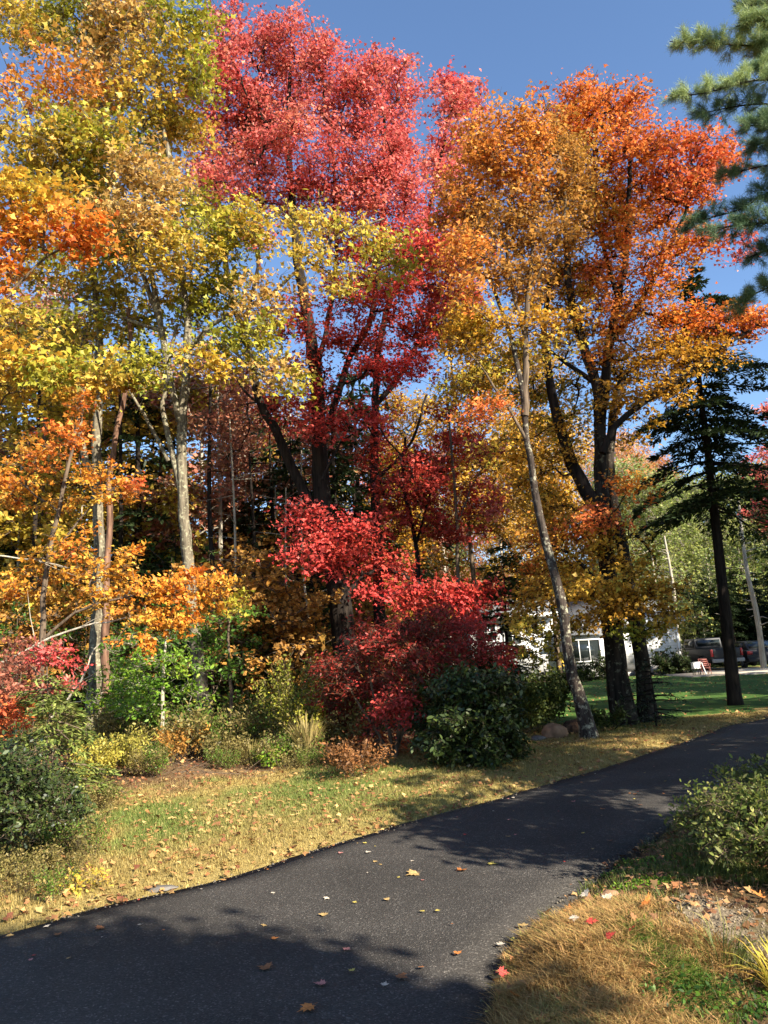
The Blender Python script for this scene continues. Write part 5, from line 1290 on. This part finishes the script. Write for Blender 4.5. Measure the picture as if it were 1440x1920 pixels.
# small white box on dark legs, red frame with pale board
p = at(1305, 1250, 38.6)
t = empty("utility_box", (p[0], p[1], .10), "small white box on dark legs in front of the wood by the house", "box")
MB().box((0, 0, .52), (.42, .36, .36)).build("box", M_TRIM, t, .02); MB().box((0, 0, .715), (.45, .39, .03)).build("lid", M_TRIM, t)
for s in (-1, 1):
    for q in (-1, 1): MB().box((s * .17, q * .14, .17), (.035, .035, .338)).build("leg", M_PAINT_D, t)
t.scale = (.85, .85, .85)
p = at(1322, 1250, 38.4)
t = empty("lawn_chair", (p[0], p[1], .10), "red metal lawn chair frame with a pale slanted slat beside the white box", "chair")
fm = MB()
M_REDP = plain_mat("red_paint", (.20, .05, .035), .5)
for s in (-1, 1):
    fm.bar((s * .26, -.25, 0), (s * .26, .3, .95), .018); fm.bar((s * .26, .3, 0), (s * .26, -.25, .62), .018); fm.bar((s * .26, -.25, .62), (s * .26, .2, .62), .016)
for yy, zz in ((-.25, .62), (.3, .95), (.05, .33)): fm.bar((-.26, yy, zz), (.26, yy, zz), .014)
fm.build("frame", M_REDP, t)
sb = MB()
for k in range(5): sb.box((0, -.2 + k * .1, .40), (.5, .06, .02))
sb.build("seat", M_REDP, t)
bk = MB()
for k in range(4): bk.box((0, .12 + k * .05, .52 + k * .12), (.5, .03, .07))
bk.build("backrest", M_REDP, t)
bb = MB(); bb.bar((-.32, -.3, .75), (-.12, -.31, .02), .03); bb.build("slat", M_TRIM, t); t.scale = (.8, .8, .8)

# ---- boulders
def rock(name, label, px, py, Y, s, mat):
    b = gxy(*at(px, py, Y)[:2])
    bm = __import__('bmesh').new(); __import__('bmesh').ops.create_icosphere(bm, subdivisions=4, radius=1)
    sd = rng.random(3) * 50
    for v in bm.verts:
        c = np.array(v.co); k = 1 + .55 * (fbm(c[0] + sd[0], c[1] + c[2] * .7 + sd[1], 1.3, 2) - .5) + .18 * (fbm(c[0] * 3 + sd[2], c[1] * 3 - c[2] * 2, 1.2, 5) - .5)
        v.co = Vector(c * k * np.array(s))
    me = bpy.data.meshes.new(name); bm.to_mesh(me); bm.free(); me.materials.append(mat)
    for pl_ in me.polygons: pl_.use_smooth = True
    o = link(bpy.data.objects.new(name, me)); o.location = (b[0], b[1], b[2] + s[2] * .35)
    return tag(o, label, "rock")
M_ROCKB = plain_mat("warm_brown_rock", (.30, .17, .095), .9, 0, .15, .45, 6, .9)
M_ROCKD = plain_mat('dark_grey_rock', (.15, .135, .115), .9, 0, .15, .4, 9, .9)
M_ROCKG = plain_mat("grey_rock", (.26, .235, .20), .9, 0, .15, .4, 9, .9)
rock("boulder", "orange brown boulder lying left of the leaning tree foot", 1040, 1388, 15.0, (.28, .22, .20), M_ROCKB)
rock("boulder", "low reddish stone half hidden right beside the leaning tree foot", 1076, 1386, 15.4, (.24, .2, .2), bark_mat("rotten_wood", (.03, .02, .014), (.13, .07, .04)))
rock("boulder", "small flat grey stone at the far left of the brown boulder", 1010, 1392, 14.8, (.14, .11, .06), M_ROCKD)
rock("boulder", "small brown rough stone at the near edge of the right bank", 1150, 1720, 5.1, (.07, .06, .05), M_ROCKB)
rock("boulder", "flat grey stone lying by the left edge of the driveway", 300, 1672, 6.4, (.13, .07, .02), M_ROCKD)

# ---- dead branches
def dead(label, pts, w, Y, twigs=6):
    P, r = limb(pts, w, w * .35, Y)
    root = empty("dead_branch", P[0], label, "branch"); g = Geo(); V, F = tube_np(P, r, 6, .1); g.add(V, F)
    for k in range(twigs):
        i = rng.integers(1, len(P) - 1); d = nrm(P[i] - P[i - 1]) + rng.normal(0, .6, 3); L = .15 + .4 * rng.random()
        V, F = tube_np(np.array([P[i], P[i] + d * L * .5 + rng.normal(0, .02, 3), P[i] + d * L]), np.array([r[i] * .5, r[i] * .35, .002]), 4); g.add(V, F)
    g.build("limb", B_PALE, root, P[0], True)
dead("long pale dead branch slanting down to the left edge", [(-20, 1255), (40, 1222), (95, 1196), (150, 1176), (205, 1166), (235, 1158)], 7, 12.4)
dead("pale dead stick standing in front of the lichen spotted trunk", [(95, 1345), (140, 1292), (158, 1262), (170, 1230), (188, 1206)], 6, 14.0, 9)
dead("thin pale dead twig above the low orange spray at left", [(-20, 1040), (40, 1048), (85, 1054), (125, 1064)], 4, 12.6, 4)
dead("fallen brown stick on the leaf litter under the beech sapling", [(250, 1402), (300, 1412), (350, 1408)], 5, 16.0, 5)

# ================================================================== GROUND COVER
def blades(name, label, x, y, h, w, cols, curve=.5, seg=1):
    n = len(x); z = gz(x, y)
    a = rng.random(n) * 6.283; hd = np.stack([np.cos(a), np.sin(a), 0 * a], -1); sd = np.stack([-np.sin(a), np.cos(a), 0 * a], -1)
    b0 = np.stack([x, y, z - .005], -1); ln = (curve * (.3 + rng.random(n)))[:, None] * h[:, None]
    g = Geo()
    if seg == 1:
        V = np.stack([b0 - sd * w[:, None], b0 + sd * w[:, None], b0 + hd * ln + np.array([0, 0, 1.]) * h[:, None]], 1).reshape(-1, 3)
        g.add(V, np.arange(n * 3).reshape(-1, 3), cols)
    else:
        m = b0 + hd * ln * .3 + np.array([0, 0, .62]) * h[:, None]; t = b0 + hd * ln * 1.1 + np.array([0, 0, .92]) * h[:, None]
        V = np.stack([b0 - sd * w[:, None], b0 + sd * w[:, None], m + sd * w[:, None] * .8, m - sd * w[:, None] * .8, t], 1).reshape(-1, 3)
        k = np.arange(n)[:, None] * 5
        g.add(V, k + np.array([[0, 1, 2, 3]]), cols); g.add(np.zeros((0, 3)), (k + np.array([[3, 2, 4]])) - g.n, cols)
    o = g.build(name, M_GRASS)
    return tag(o, label, "grass", kind="stuff")


def sample(n, x0, x1, y0, y1):
    return x0 + (x1 - x0) * rng.random(n), y0 + (y1 - y0) * rng.random(n)


# verge grass
x, y = sample(900000, -8, 9, 4.5, 17.5)
keep = rng.random(len(x)) < np.minimum(1, (7.5 / y) ** 1.3)
x, y = x[keep], y[keep]
ins_, dl_, dr_ = road_sd(x, y)
k = (~ins_) & (dl_ < dr_) & (dl_ > .02) & (dl_ < 4.7 + (fbm(x, y, .8, 9) - .5) * 2) & (np.abs(x / y) < .62)
x, y, dl_, dr_ = x[k], y[k], dl_[k], dr_[k]
c = zone(x, y, dl_, dr_) * (1 + .3 * rng.normal(size=(len(x), 1))).clip(.4, 1.9)
c = c * np.array([1.1, 1.1, 1.0])
yl = rng.random(len(x)) < .18; c[yl] = np.array([.42, .33, .115]) * (.7 + .5 * rng.random((yl.sum(), 1)))
h = .022 + .03 * rng.random(len(x)); h *= .5 + np.clip(dl_ / .5, 0, 1) * .6
far = y > 10
blades("verge_grass", "short sunlit straw and green grass on the verge left of the driveway", x, y, h, .0022 + .0018 * rng.random(len(x)) * (1 + .1 * y), c, .8)
# right bank grass
x, y = sample(240000, -.2, 6.5, 2.6, 12)
ins_, dl_, dr_ = road_sd(x, y)
a = G(1080, 1850)[:2]; b_ = G(1300, 1790)[:2]
md = np.exp(-(((x - a[0]) / .62) ** 2 + ((y - a[1]) / .75) ** 2) * .9); sd_ = np.exp(-(((x - b_[0]) / .40) ** 2 + ((y - b_[1]) / .36) ** 2))
k = (~ins_) & (dr_ < dl_) & (dr_ > .01) & (sd_ < .45) & (md < .42) & (rng.random(len(x)) < .18 + .7 * (fbm(x, y, 2.6, 14) > .52)) & (dr_ < 4)
x2, y2 = x[k], y[k]
c = zone(x2, y2, dl_[k], dr_[k]) * (1 + .3 * rng.normal(size=(k.sum(), 1))).clip(.4, 1.9)
gn = fbm(x2, y2, 2.6, 14) > .54; c[gn] = np.array([.09, .12, .03]) * (.5 + 1.1 * rng.random((gn.sum(), 1))) + np.array([.06, .05, 0]) * rng.random((gn.sum(), 1))
blades("bank_grass", "patchy dull green grass on the right bank of the driveway", x2, y2, .03 + .06 * rng.random(len(x2)), .002 + .002 * rng.random(len(x2)), c, .8)
# dry mound: dense straw
x, y = sample(330000, a[0] - 1.3, a[0] + 1.5, a[1] - 1.7, a[1] + 1.7)
ins_, dl_, dr_ = road_sd(x, y)
md = np.exp(-(((x - a[0]) / .62) ** 2 + ((y - a[1]) / .75) ** 2) * .9); sd_ = np.exp(-(((x - b_[0]) / .40) ** 2 + ((y - b_[1]) / .36) ** 2))
k = (~ins_) & (dr_ > -.01) & (dr_ < dl_) & (md > .30 + .25 * (fbm(x, y, 3, 33) - .5)) & (sd_ < .5 + .9 * rng.random(len(x)) ** 2.5)
x, y = x[k][:120000], y[k][:120000]
t = fbm(x, y, 4.5, 61) * 1.6 - .3 + .30 * rng.normal(size=len(x))
c = pal_mix([(.26, .15, .05), (.42, .26, .085), (.52, .35, .13), (.48, .25, .10), (.34, .29, .09)], t) * (1 + .15 * rng.normal(size=(len(x), 1))).clip(.5, 1.5)
blades("dry_grass", "dense tawny dry grass on the mound at the right front of the driveway", x, y, (.018 + .055 * rng.random(len(x)) ** 1.6) * (.5 + fbm(x, y, 5, 70)), .0012 + .0018 * rng.random(len(x)), c, 1.5, 2)
# green strip between mound and sandy patch
p0, p1 = G(1185, 1815)[:2], G(1320, 1900)[:2]
n = 16000; s = rng.random(n); x = p0[0] + (p1[0] - p0[0]) * s * 1.15 + rng.normal(0, .05, n); y = p0[1] + (p1[1] - p0[1]) * s * 1.15 + rng.normal(0, .075, n)
t = .4 + .3 * rng.normal(size=n)
blades("green_grass", "bright green grass strip between the dry mound and the bare sandy patch", x, y, .02 + .04 * rng.random(n), .002 + .002 * rng.random(n), pal_mix([(.06, .13, .02), (.14, .25, .03), (.3, .36, .06)], t), .8, 2)
# broad-leaved ground cover
def cover(name, label, px, py, rx, ry, n, pal, leaf, hh, shape='oval', t=.4, mat=None):
    c0 = G(px, py)[:2]; a = rng.random(n) * 6.28; r = np.sqrt(rng.random(n))
    x = c0[0] + rx * r * np.cos(a) * (.8 + .4 * rng.random(n)); y = c0[1] + ry * r * np.sin(a)
    ins_, dl_, dr_ = road_sd(x, y); k = ~ins_ & (np.minimum(dl_, dr_) > .03); x, y = x[k], y[k]; n = len(x)
    z = gz(x, y) + hh * rng.random(n) ** .8 * (1 - .5 * r[k])
    C = np.stack([x, y, z], -1)
    cols = pal_mix(pal, t + .3 * rng.normal(size=n)) * (1 + .15 * rng.normal(size=(n, 1))).clip(.5, 1.5)
    g = Geo(); V, F = leaf_geo(C, np.array([0, 0, .8]) + rng.normal(0, .5, C.shape), rng.normal(0, 1, C.shape) + np.array([0, 0, .3]), leaf * (.6 + .7 * rng.random(n)), shape); g.add(V, F, cols)
    o = g.build(name, mat or M_LEAF); return tag(o, label, "ground cover", kind="stuff")
cover("ground_cover", "dark green low leaves below the sandy patch at the right front", 1330, 1915, .30, .2, 1200, P_GREEN, .03, .06, t=.2)
cover("clover_patch", "small bright green clover leaves on the bank behind the sandy patch", 1190, 1690, .30, .14, 1500, P_LIME, .022, .03, t=.35)
cover("moss_patch", "green low leaves on the shaded bank beside the driveway edge", 1180, 1630, .45, .3, 1800, P_GREEN, .025, .03, t=.4)
# gravel on the bare soil
n = 2600; c0 = G(1300, 1790)[:2]; a = rng.random(n) * 6.28; r = np.sqrt(rng.random(n)); x = c0[0] + .52 * r * np.cos(a); y = c0[1] + .46 * r * np.sin(a)
z = gz(x, y); sz = .003 + .010 * rng.random(n) ** 3
D0 = np.array([(1, 0, 0), (0, 1, 0), (-1, 0, 0), (0, -1, 0), (0, 0, .8), (0, 0, -.8)]); Fo = np.array([(0, 1, 4), (1, 2, 4), (2, 3, 4), (3, 0, 4), (1, 0, 5), (2, 1, 5), (3, 2, 5), (0, 3, 5)])
V = (np.stack([x, y, z], -1)[:, None] + sz[:, None, None] * D0[None] * (.6 + .8 * rng.random((n, 6, 3)))).reshape(-1, 3)
F = (np.arange(n)[:, None, None] * 6 + Fo[None]).reshape(-1, 3)
g = Geo(); g.add(V, F, np.repeat(np.array([.22, .175, .12]) * (.4 + 1.1 * rng.random((n, 1))), 8, 0)); o = g.build("gravel", M_LITTER); tag(o, "small stones on the bare sandy soil patch", "gravel", kind="stuff")

pts_ = np.concatenate([EL[(EL[:, 1] > 3) & (EL[:, 1] < 20)], ER[(ER[:, 1] > 2.5) & (ER[:, 1] < 14)]]); n = 5200
k = rng.integers(0, len(pts_), n); xy = pts_[k] + rng.normal(0, .045, (n, 2)); ig, _, _ = road_sd(xy[:, 0], xy[:, 1])
z = np.where(ig, .004, gz(xy[:, 0], xy[:, 1])); sz = .003 + .009 * rng.random(n) ** 3
V = (np.stack([xy[:, 0], xy[:, 1], z], -1)[:, None] + sz[:, None, None] * D0[None] * (.6 + .8 * rng.random((n, 6, 3)))).reshape(-1, 3)
F = (np.arange(n)[:, None, None] * 6 + Fo[None]).reshape(-1, 3)
g = Geo(); g.add(V, F, np.repeat(np.array([.14, .12, .09]) * (.4 + 1.2 * rng.random((n, 1))), 8, 0)); o = g.build("edge_grit", M_LITTER); tag(o, "loose grit and crumbs along the edges of the driveway", "grit", kind="stuff")
# leaf litter
HALF = [(0, 0), (.05, -.01), (.20, -.10), (.24, .05), (.52, .16), (.40, .27), (.50, .47), (.27, .42), (.17, .50), (.22, .71), (.10, .67), (0, 1.0)]
OUT = HALF + [(-a, b) for a, b in HALF[-2:0:-1]]
def litter(x, y, size, cols, name, label, lift=.012, tilt=.35):
    n = len(x); C = np.stack([x, y, np.maximum(gz(x, y), -.01 if name else 0) + lift * (.5 + rng.random(n))], -1)
    a = rng.random(n) * 6.28; D = np.stack([np.cos(a), np.sin(a), rng.normal(0, tilt * .6, n)], -1)
    g = Geo(); V, F = leaf_geo(C, np.array([0, 0, 1.]) + rng.normal(0, tilt, C.shape), D, size, 'maple'); g.add(V, F, cols)
    return tag(g.build(name, M_LITTER), label, "fallen leaves", kind="stuff")
P_LIT = [(.20, .07, .035), (.30, .14, .06), (.46, .25, .09), (.52, .36, .14), (.40, .16, .06)]
x, y = sample(60000, -9, 10, 4.5, 22); ins_, dl_, dr_ = road_sd(x, y)
pr = np.where(dl_ < 3.4, .30 + .4 * (fbm(x, y, 1.1, 80) > .5), .8) * np.minimum(1, (9 / y)) + .6 * (dl_ < .2)
k = (~ins_ | (dl_ < .09)) & (dl_ < dr_) & (rng.random(len(x)) < pr) & (dl_ < 9) & (np.abs(x / y) < .64) & ~in_poly(x, y, np.repeat(LAWNP, 2, 0)); x, y = x[k], y[k]
cols = pal_mix(P_LIT, .5 + .33 * rng.normal(size=len(x)) - .25 * (dl_[k] > 3.8)) * (1 + .2 * rng.normal(size=(len(x), 1))).clip(.5, 1.5)
litter(x, y, .028 + .05 * rng.random(len(x)), cols, "leaf_litter", "tan and brown fallen leaves scattered over the verge and the wood floor", .03)
x, y = sample(24000, 0, 7, 3.2, 13); ins_, dl_, dr_ = road_sd(x, y)
k = (~ins_ | (dr_ < .07)) & (dr_ < dl_) & (dr_ < 3.5) & (rng.random(len(x)) < np.where(dr_ < .25, .8, .25 + .6 * (fbm(x, y, 2.2, 90) > .48))); x, y = x[k], y[k]
keep = rng.random(len(x)) < np.where((np.hypot(x - G(1080, 1850)[0], y - G(1080, 1850)[1]) < .8), .7, 1); x, y = x[keep], y[keep]
cols = pal_mix([(.12, .055, .03), (.26, .12, .06), (.40, .24, .10), (.46, .20, .08)], .45 + .3 * rng.normal(size=len(x)))
litter(x, y, .025 + .05 * rng.random(len(x)) ** 1.5, cols, "leaf_litter", "brown fallen leaves on the right bank of the driveway", .02)
x, y = sample(3200, 3, 21, 17, 44); k = in_poly(x, y, np.repeat(LAWNP, 2, 0)); x, y = x[k], y[k]
litter(x, y, .05 + .05 * rng.random(len(x)), pal_mix(P_LIT, .5 + .33 * rng.normal(size=len(x))), "leaf_litter", "sparse fallen leaves on the shaded lawn", .02)
# twigs and dead stems on the wood floor
n = 420; x, y = sample(n, -7, 3, 11.5, 19); k = gz(x, y); ins_, dl_, dr_ = road_sd(x, y); u = dl_ > 3.2; x, y, k = x[u], y[u], k[u]; n = len(x)
a = rng.random(n) * 6.28; L_ = .2 + .7 * rng.random(n); e = rng.random(n) * .45
q = np.linspace(0, 1, 4)[None, :, None]
P0 = np.stack([x, y, k + .02], -1)[:, None]; P1 = P0 + (np.stack([np.cos(a), np.sin(a), e], -1) * L_[:, None])[:, None]
PP = P0 * (1 - q) + P1 * q + rng.normal(0, .015, (n, 4, 3))
V, F = tubes_batch(PP, np.broadcast_to(np.linspace(.006, .002, 4), (n, 4)), 4); g = Geo(); g.add(V, F); tag(g.build("twig_litter", B_BROWN), "dead twigs and bare stems lying on the wood floor", "twigs", kind="stuff")

# ---- right foreground shrub and plants
Y = 6.0
b0 = gxy(3.10, 5.4)
S = []
for k in range(34):
    a = rng.random() * 6.28; r = math.sqrt(rng.random()); z = .1 + .6 * rng.random() * (1 - .45 * r * r)
    S.append(dict(c=b0 + np.array([.86 * r * math.cos(a), 1.15 * r * math.sin(a), z]), r=np.array([.26, .26, .18]), dens=1, pal=[(.05, .075, .016), (.11, .15, .03), (.22, .24, .05), (.42, .40, .13)], t=.45, sp=.28))
L = []
for k in range(16):
    a = rng.random() * 6.28; r = .4 + .6 * rng.random(); e = b0 + np.array([.9 * r * math.cos(a), 1.1 * r * math.sin(a), .55]); P = resample([b0 + np.array([.1 * math.cos(a), .1 * math.sin(a), -.02]), b0 * .5 + e * .5 + np.array([0, 0, .08]), e], .1); L.append((P, np.linspace(.012, .005, len(P))))
make_tree("azalea_bush", "sprawling small leaved green shrub on the right bank", b0, L, S, B_BROWN, leaf=.036, shape='oval', mat=M_LEAF, per=26, rc=.11, flat=.8, dens=6200, r0=.002, flare=0, sides=5, cat='shrub', parts=('stems', 'foliage'), hang=-.5)
def near_weed(*a, **k): return weed(*a, **k)
b = G(1432, 1880); tuft("yellow_plant", "yellow strap leaved plant cut by the right edge at the front", 1485, 1890, G(1485, 1890)[1], .24, 130, [(.42, .36, .05), (.52, .42, .07), (.50, .24, .06)], .8, .006, 'plant', .4, None, .10)
tuft("grass_tuft", "dark long bladed grass tuft below the sandy patch at right", 1360, 1850, G(1360, 1850)[1], .16, 70, [(.10, .14, .03), (.22, .22, .06)], .9, .003, 'grass tuft', .4, None, .12)
tuft("grass_tuft", "straw blades sprouting from the bare sandy patch", 1375, 1815, G(1375, 1815)[1], .17, 22, [(.40, .34, .14), (.30, .27, .08)], 1.0, .002, 'grass tuft', .5, None, .14)

# ---- individual fallen leaves
m, nt, b = new_mat("fallen_leaf")
oi = N_(nt, "ShaderNodeObjectInfo"); tc = N_(nt, "ShaderNodeTexCoord")
nz = N_(nt, "ShaderNodeTexNoise"); nz.inputs["Scale"].default_value = 9; nz.inputs["Detail"].default_value = 5; nt.links.new(tc.outputs["Object"], nz.inputs["Vector"])
mr = N_(nt, "ShaderNodeMapRange"); mr.inputs[1].default_value = .3; mr.inputs[2].default_value = .7; mr.inputs[3].default_value = .6; mr.inputs[4].default_value = 1.25
nt.links.new(nz.outputs["Fac"], mr.inputs[0]); mu = N_(nt, "ShaderNodeVectorMath", operation='SCALE'); nt.links.new(oi.outputs["Color"], mu.inputs[0]); nt.links.new(mr.outputs[0], mu.inputs["Scale"])
nt.links.new(mu.outputs[0], b.inputs["Base Color"]); b.inputs["Roughness"].default_value = .6; b.inputs["Specular IOR Level"].default_value = .25
M_FALL = m
LEAFS = []
for k in range(6):
    o2 = np.array(OUT); cup = [.05, .18, .32, .10, .25, .45][k]; tw = rng.normal(0, .25)
    V = [(0, .36, .0)]
    for u, v in o2:
        u2 = u * (1 + .08 * rng.normal()); v2 = v * (1 + .04 * rng.normal())
        V.append((u2, v2, cup * (u2 * u2 * 1.3 + .5 * (v2 - .4) ** 2) + tw * u2 * (v2 - .4) + .02 * rng.normal()))
    V = np.array(V); V[:, 2] -= V[:, 2].min() - .01; V[:, 1] -= .4
    n = len(o2); F3 = np.array([(0, i + 1, (i + 1) % n + 1) for i in range(n)])
    st = np.array([(-.012, -.40, V[1, 2]), (.012, -.40, V[1, 2]), (.05, -.78, .03), (.03, -.78, .03)])
    me_o = mesh_np("fallen_leaf", np.vstack([V, st]), [F3, np.array([[n + 1, n + 2, n + 3, n + 4]])], M_FALL)
    LEAFS.append(me_o.data); bpy.data.objects.remove(me_o)


def leaf_at(pos, size, col, label, group=None, tilt=.10, kind=None):
    o = bpy.data.objects.new("fallen_leaf", LEAFS[kind if kind is not None else rng.integers(0, 6)])
    size *= .82; o.location = pos; o.scale = (size, size, size); o.rotation_euler = (rng.normal(0, tilt), rng.normal(0, tilt), rng.random() * 6.28)
    o.color = (*col, 1); link(o); return tag(o, label, "leaf", group)
C_TAN, C_YEL, C_ORA, C_RED, C_BRN, C_PALE, C_PINK = (.42, .28, .11), (.50, .40, .09), (.52, .19, .05), (.45, .05, .04), (.28, .12, .05), (.55, .47, .36), (.48, .20, .17)
def rz(p, up=.004):
    x, y = p[0], p[1]
    ins_, _, _ = road_sd([x], [y]); z = .014 if ins_[0] else gz(x, y)[0] + .03
    return (x, y, z + up)
for px, py, s, c, lb, kd in [(772, 1644, .15, C_TAN, "largest tan maple leaf lying flat in the middle of the sunlit driveway", 1), (868, 1636, .11, C_ORA, "curled orange leaf casting a shadow on the sunlit driveway", 5), (924, 1624, .10, C_YEL, "yellow leaf on the driveway right of the curled orange leaf", 0), (607, 1721, .085, C_TAN, "ragged tan leaf near the edge of the front shadow on the driveway", 2), (495, 1820, .12, C_BRN, "big brown orange leaf lying in the front shadow of the driveway", 1), (600, 1851, .085, C_PINK, "pink red leaf in the front shadow of the driveway", 2), (574, 1899, .11, C_ORA, "orange leaf closest to the bottom edge of the photo on the driveway", 0), (755, 1839, .09, C_BRN, "brown orange leaf just inside the shadow edge in front of the dry mound", 4), (651, 1786, .06, C_PINK, "pale pink small leaf at the shadow edge on the driveway", 3), (659, 1826, .05, C_YEL, "small yellow leaf in the shadow near the pink red leaf", 4), (722, 1852, .055, C_PALE, "small pale leaf right of the pink red leaf in the shadow", 2), (185, 1746, .09, C_BRN, "brown leaf in the shadow near the left edge of the driveway", 1),
                             (940, 1776, .065, C_PALE, "white pointed leaf next to the dry grass mound edge", 3), (982, 1740, .08, C_TAN, "flat tan leaf on the asphalt close to the top of the dry mound", 0), (690, 1602, .07, C_PALE, "long pale leaf on the sunlit driveway left of the tan maple leaf", 4), (612, 1690, .06, C_PALE, "curled pale leaf on the sunlit asphalt near the left verge", 3), (666, 1697, .045, C_YEL, "small yellow leaf on the sunlit asphalt behind the shadow edge", 4), (726, 1692, .06, C_TAN, "pale tan curled leaf right of the small yellow leaf", 5), (820, 1713, .05, C_YEL, "one of two small star shaped yellow leaves side by side on the drive, right one", 2), (793, 1714, .05, C_YEL, "one of two small star shaped yellow leaves side by side on the drive, left one", 2)]:
    leaf_at(rz(G(px, py)), s, c, lb, None, .06, kd)
for px, py, s, c, lb, kd in [(1226, 1782, .12, C_ORA, "large orange leaf standing up beside the green grass strip", 5), (1075, 1806, .07, C_RED, "red leaf lying on the left of the dry grass mound", 3), (1120, 1815, .08, C_RED, "broad red leaf in the middle of the dry grass mound", 1), (1155, 1841, .07, C_RED, "red orange leaf below the broad red leaf on the dry mound", 2), (1195, 1832, .07, (.55, .05, .05), "bright red leaf at the green edge of the dry mound", 3), (1066, 1724, .11, C_ORA, "orange leaf at the top of the dry mound by the asphalt", 4), (1096, 1748, .10, C_ORA, "dull orange leaf under the top of the dry mound", 2), (1147, 1750, .09, C_PALE, "pale pinkish leaf leaning in the dip right of the dry mound", 5), (1085, 1798, .07, C_PALE, "pale leaf between the two red leaves on the dry mound", 3), (1100, 1692, .09, C_PALE, "large pale dry leaf at the tip of the bank by the asphalt", 5), (955, 1870, .08, C_BRN, "brown leaf caught at the lower left edge of the dry mound", 4), (965, 1895, .09, C_ORA, "orange brown leaf at the bottom left foot of the dry mound", 1), (1200, 1812, .06, C_BRN, "small brown leaf beside the bright red leaf", 1), (945, 1840, .07, C_RED, "dark red leaf at the left foot of the dry mound", 3), (1432, 1745, .10, C_ORA, "salmon leaf stuck in the shrub at the right edge", 5)]:
    leaf_at(rz(G(px, py), .02), s, c, lb, None, .45, kd)
# many more small ones on the drive
xx, yy = sample(6000, -4, 9, 3.4, 17); ins_, dl_, dr_ = road_sd(xx, yy)
kk = np.where(ins_ & (np.abs(xx / yy) < .58))[0]
wgt = .35 + 1.2 * np.exp(-np.minimum(dl_[kk], dr_[kk]) / .25) + .25 * (yy[kk] > 8)
kk = kk[rng.random(len(kk)) < wgt * .19][:255]
pals = [C_TAN, C_YEL, C_PALE, C_TAN, C_BRN, C_PALE, C_ORA, C_PINK, C_RED]
names = {C_TAN: "tan", C_YEL: "yellow", C_PALE: "pale", C_BRN: "brown", C_ORA: "orange", C_PINK: "pinkish", C_RED: "dark red"}
for i in kk:
    c = pals[rng.integers(0, len(pals))]; far_ = yy[i] > 8.5; edge = min(dl_[i], dr_[i]) < .3
    where = ("the far shaded part of the driveway" if far_ else "the nearer part of the driveway") + (" by its edge" if edge else "")
    leaf_at((xx[i], yy[i], .016), .024 + .045 * rng.random() ** 2.2, c, "small " + names[c] + " fallen leaf on " + where, "small %s fallen leaves on %s" % (names[c], where), .08)

# ================================================================== LIGHT, SKY, EXPOSURE
SUN_EL = R(31)
az = np.array([0.72, -0.69]); az /= np.linalg.norm(az)
sd = Vector((az[0] * math.cos(SUN_EL), az[1] * math.cos(SUN_EL), math.sin(SUN_EL)))
sun_d = bpy.data.lights.new("sun", 'SUN'); sun_d.energy = 5.0; sun_d.angle = R(0.5); sun_d.color = (1.0, .91, .77)
sun = bpy.data.objects.new("sun", sun_d); sun.rotation_euler = sd.to_track_quat('Z', 'Y').to_euler(); link(sun)
wd = bpy.data.worlds.new("World"); scene.world = wd; wd.use_nodes = True
nt = wd.node_tree; bg = nt.nodes["Background"]
sky = nt.nodes.new("ShaderNodeTexSky"); sky.sky_type = 'NISHITA'; sky.sun_disc = False
sky.sun_elevation = SUN_EL; sky.sun_rotation = math.atan2(sd.x, sd.y); sky.air_density = 1.0; sky.dust_density = 0.2; sky.ozone_density = 4.0; sky.altitude = 300
nt.links.new(sky.outputs[0], bg.inputs["Color"]); bg.inputs["Strength"].default_value = 0.09
scene.view_settings.view_transform = 'Standard'; scene.view_settings.look = 'None'; scene.view_settings.exposure = 1.55; scene.view_settings.gamma = 1.0
scene.render.engine = 'CYCLES'
scene.cycles.max_bounces = 6; scene.cycles.diffuse_bounces = 3; scene.cycles.glossy_bounces = 2; scene.cycles.transmission_bounces = 3; scene.cycles.transparent_max_bounces = 4
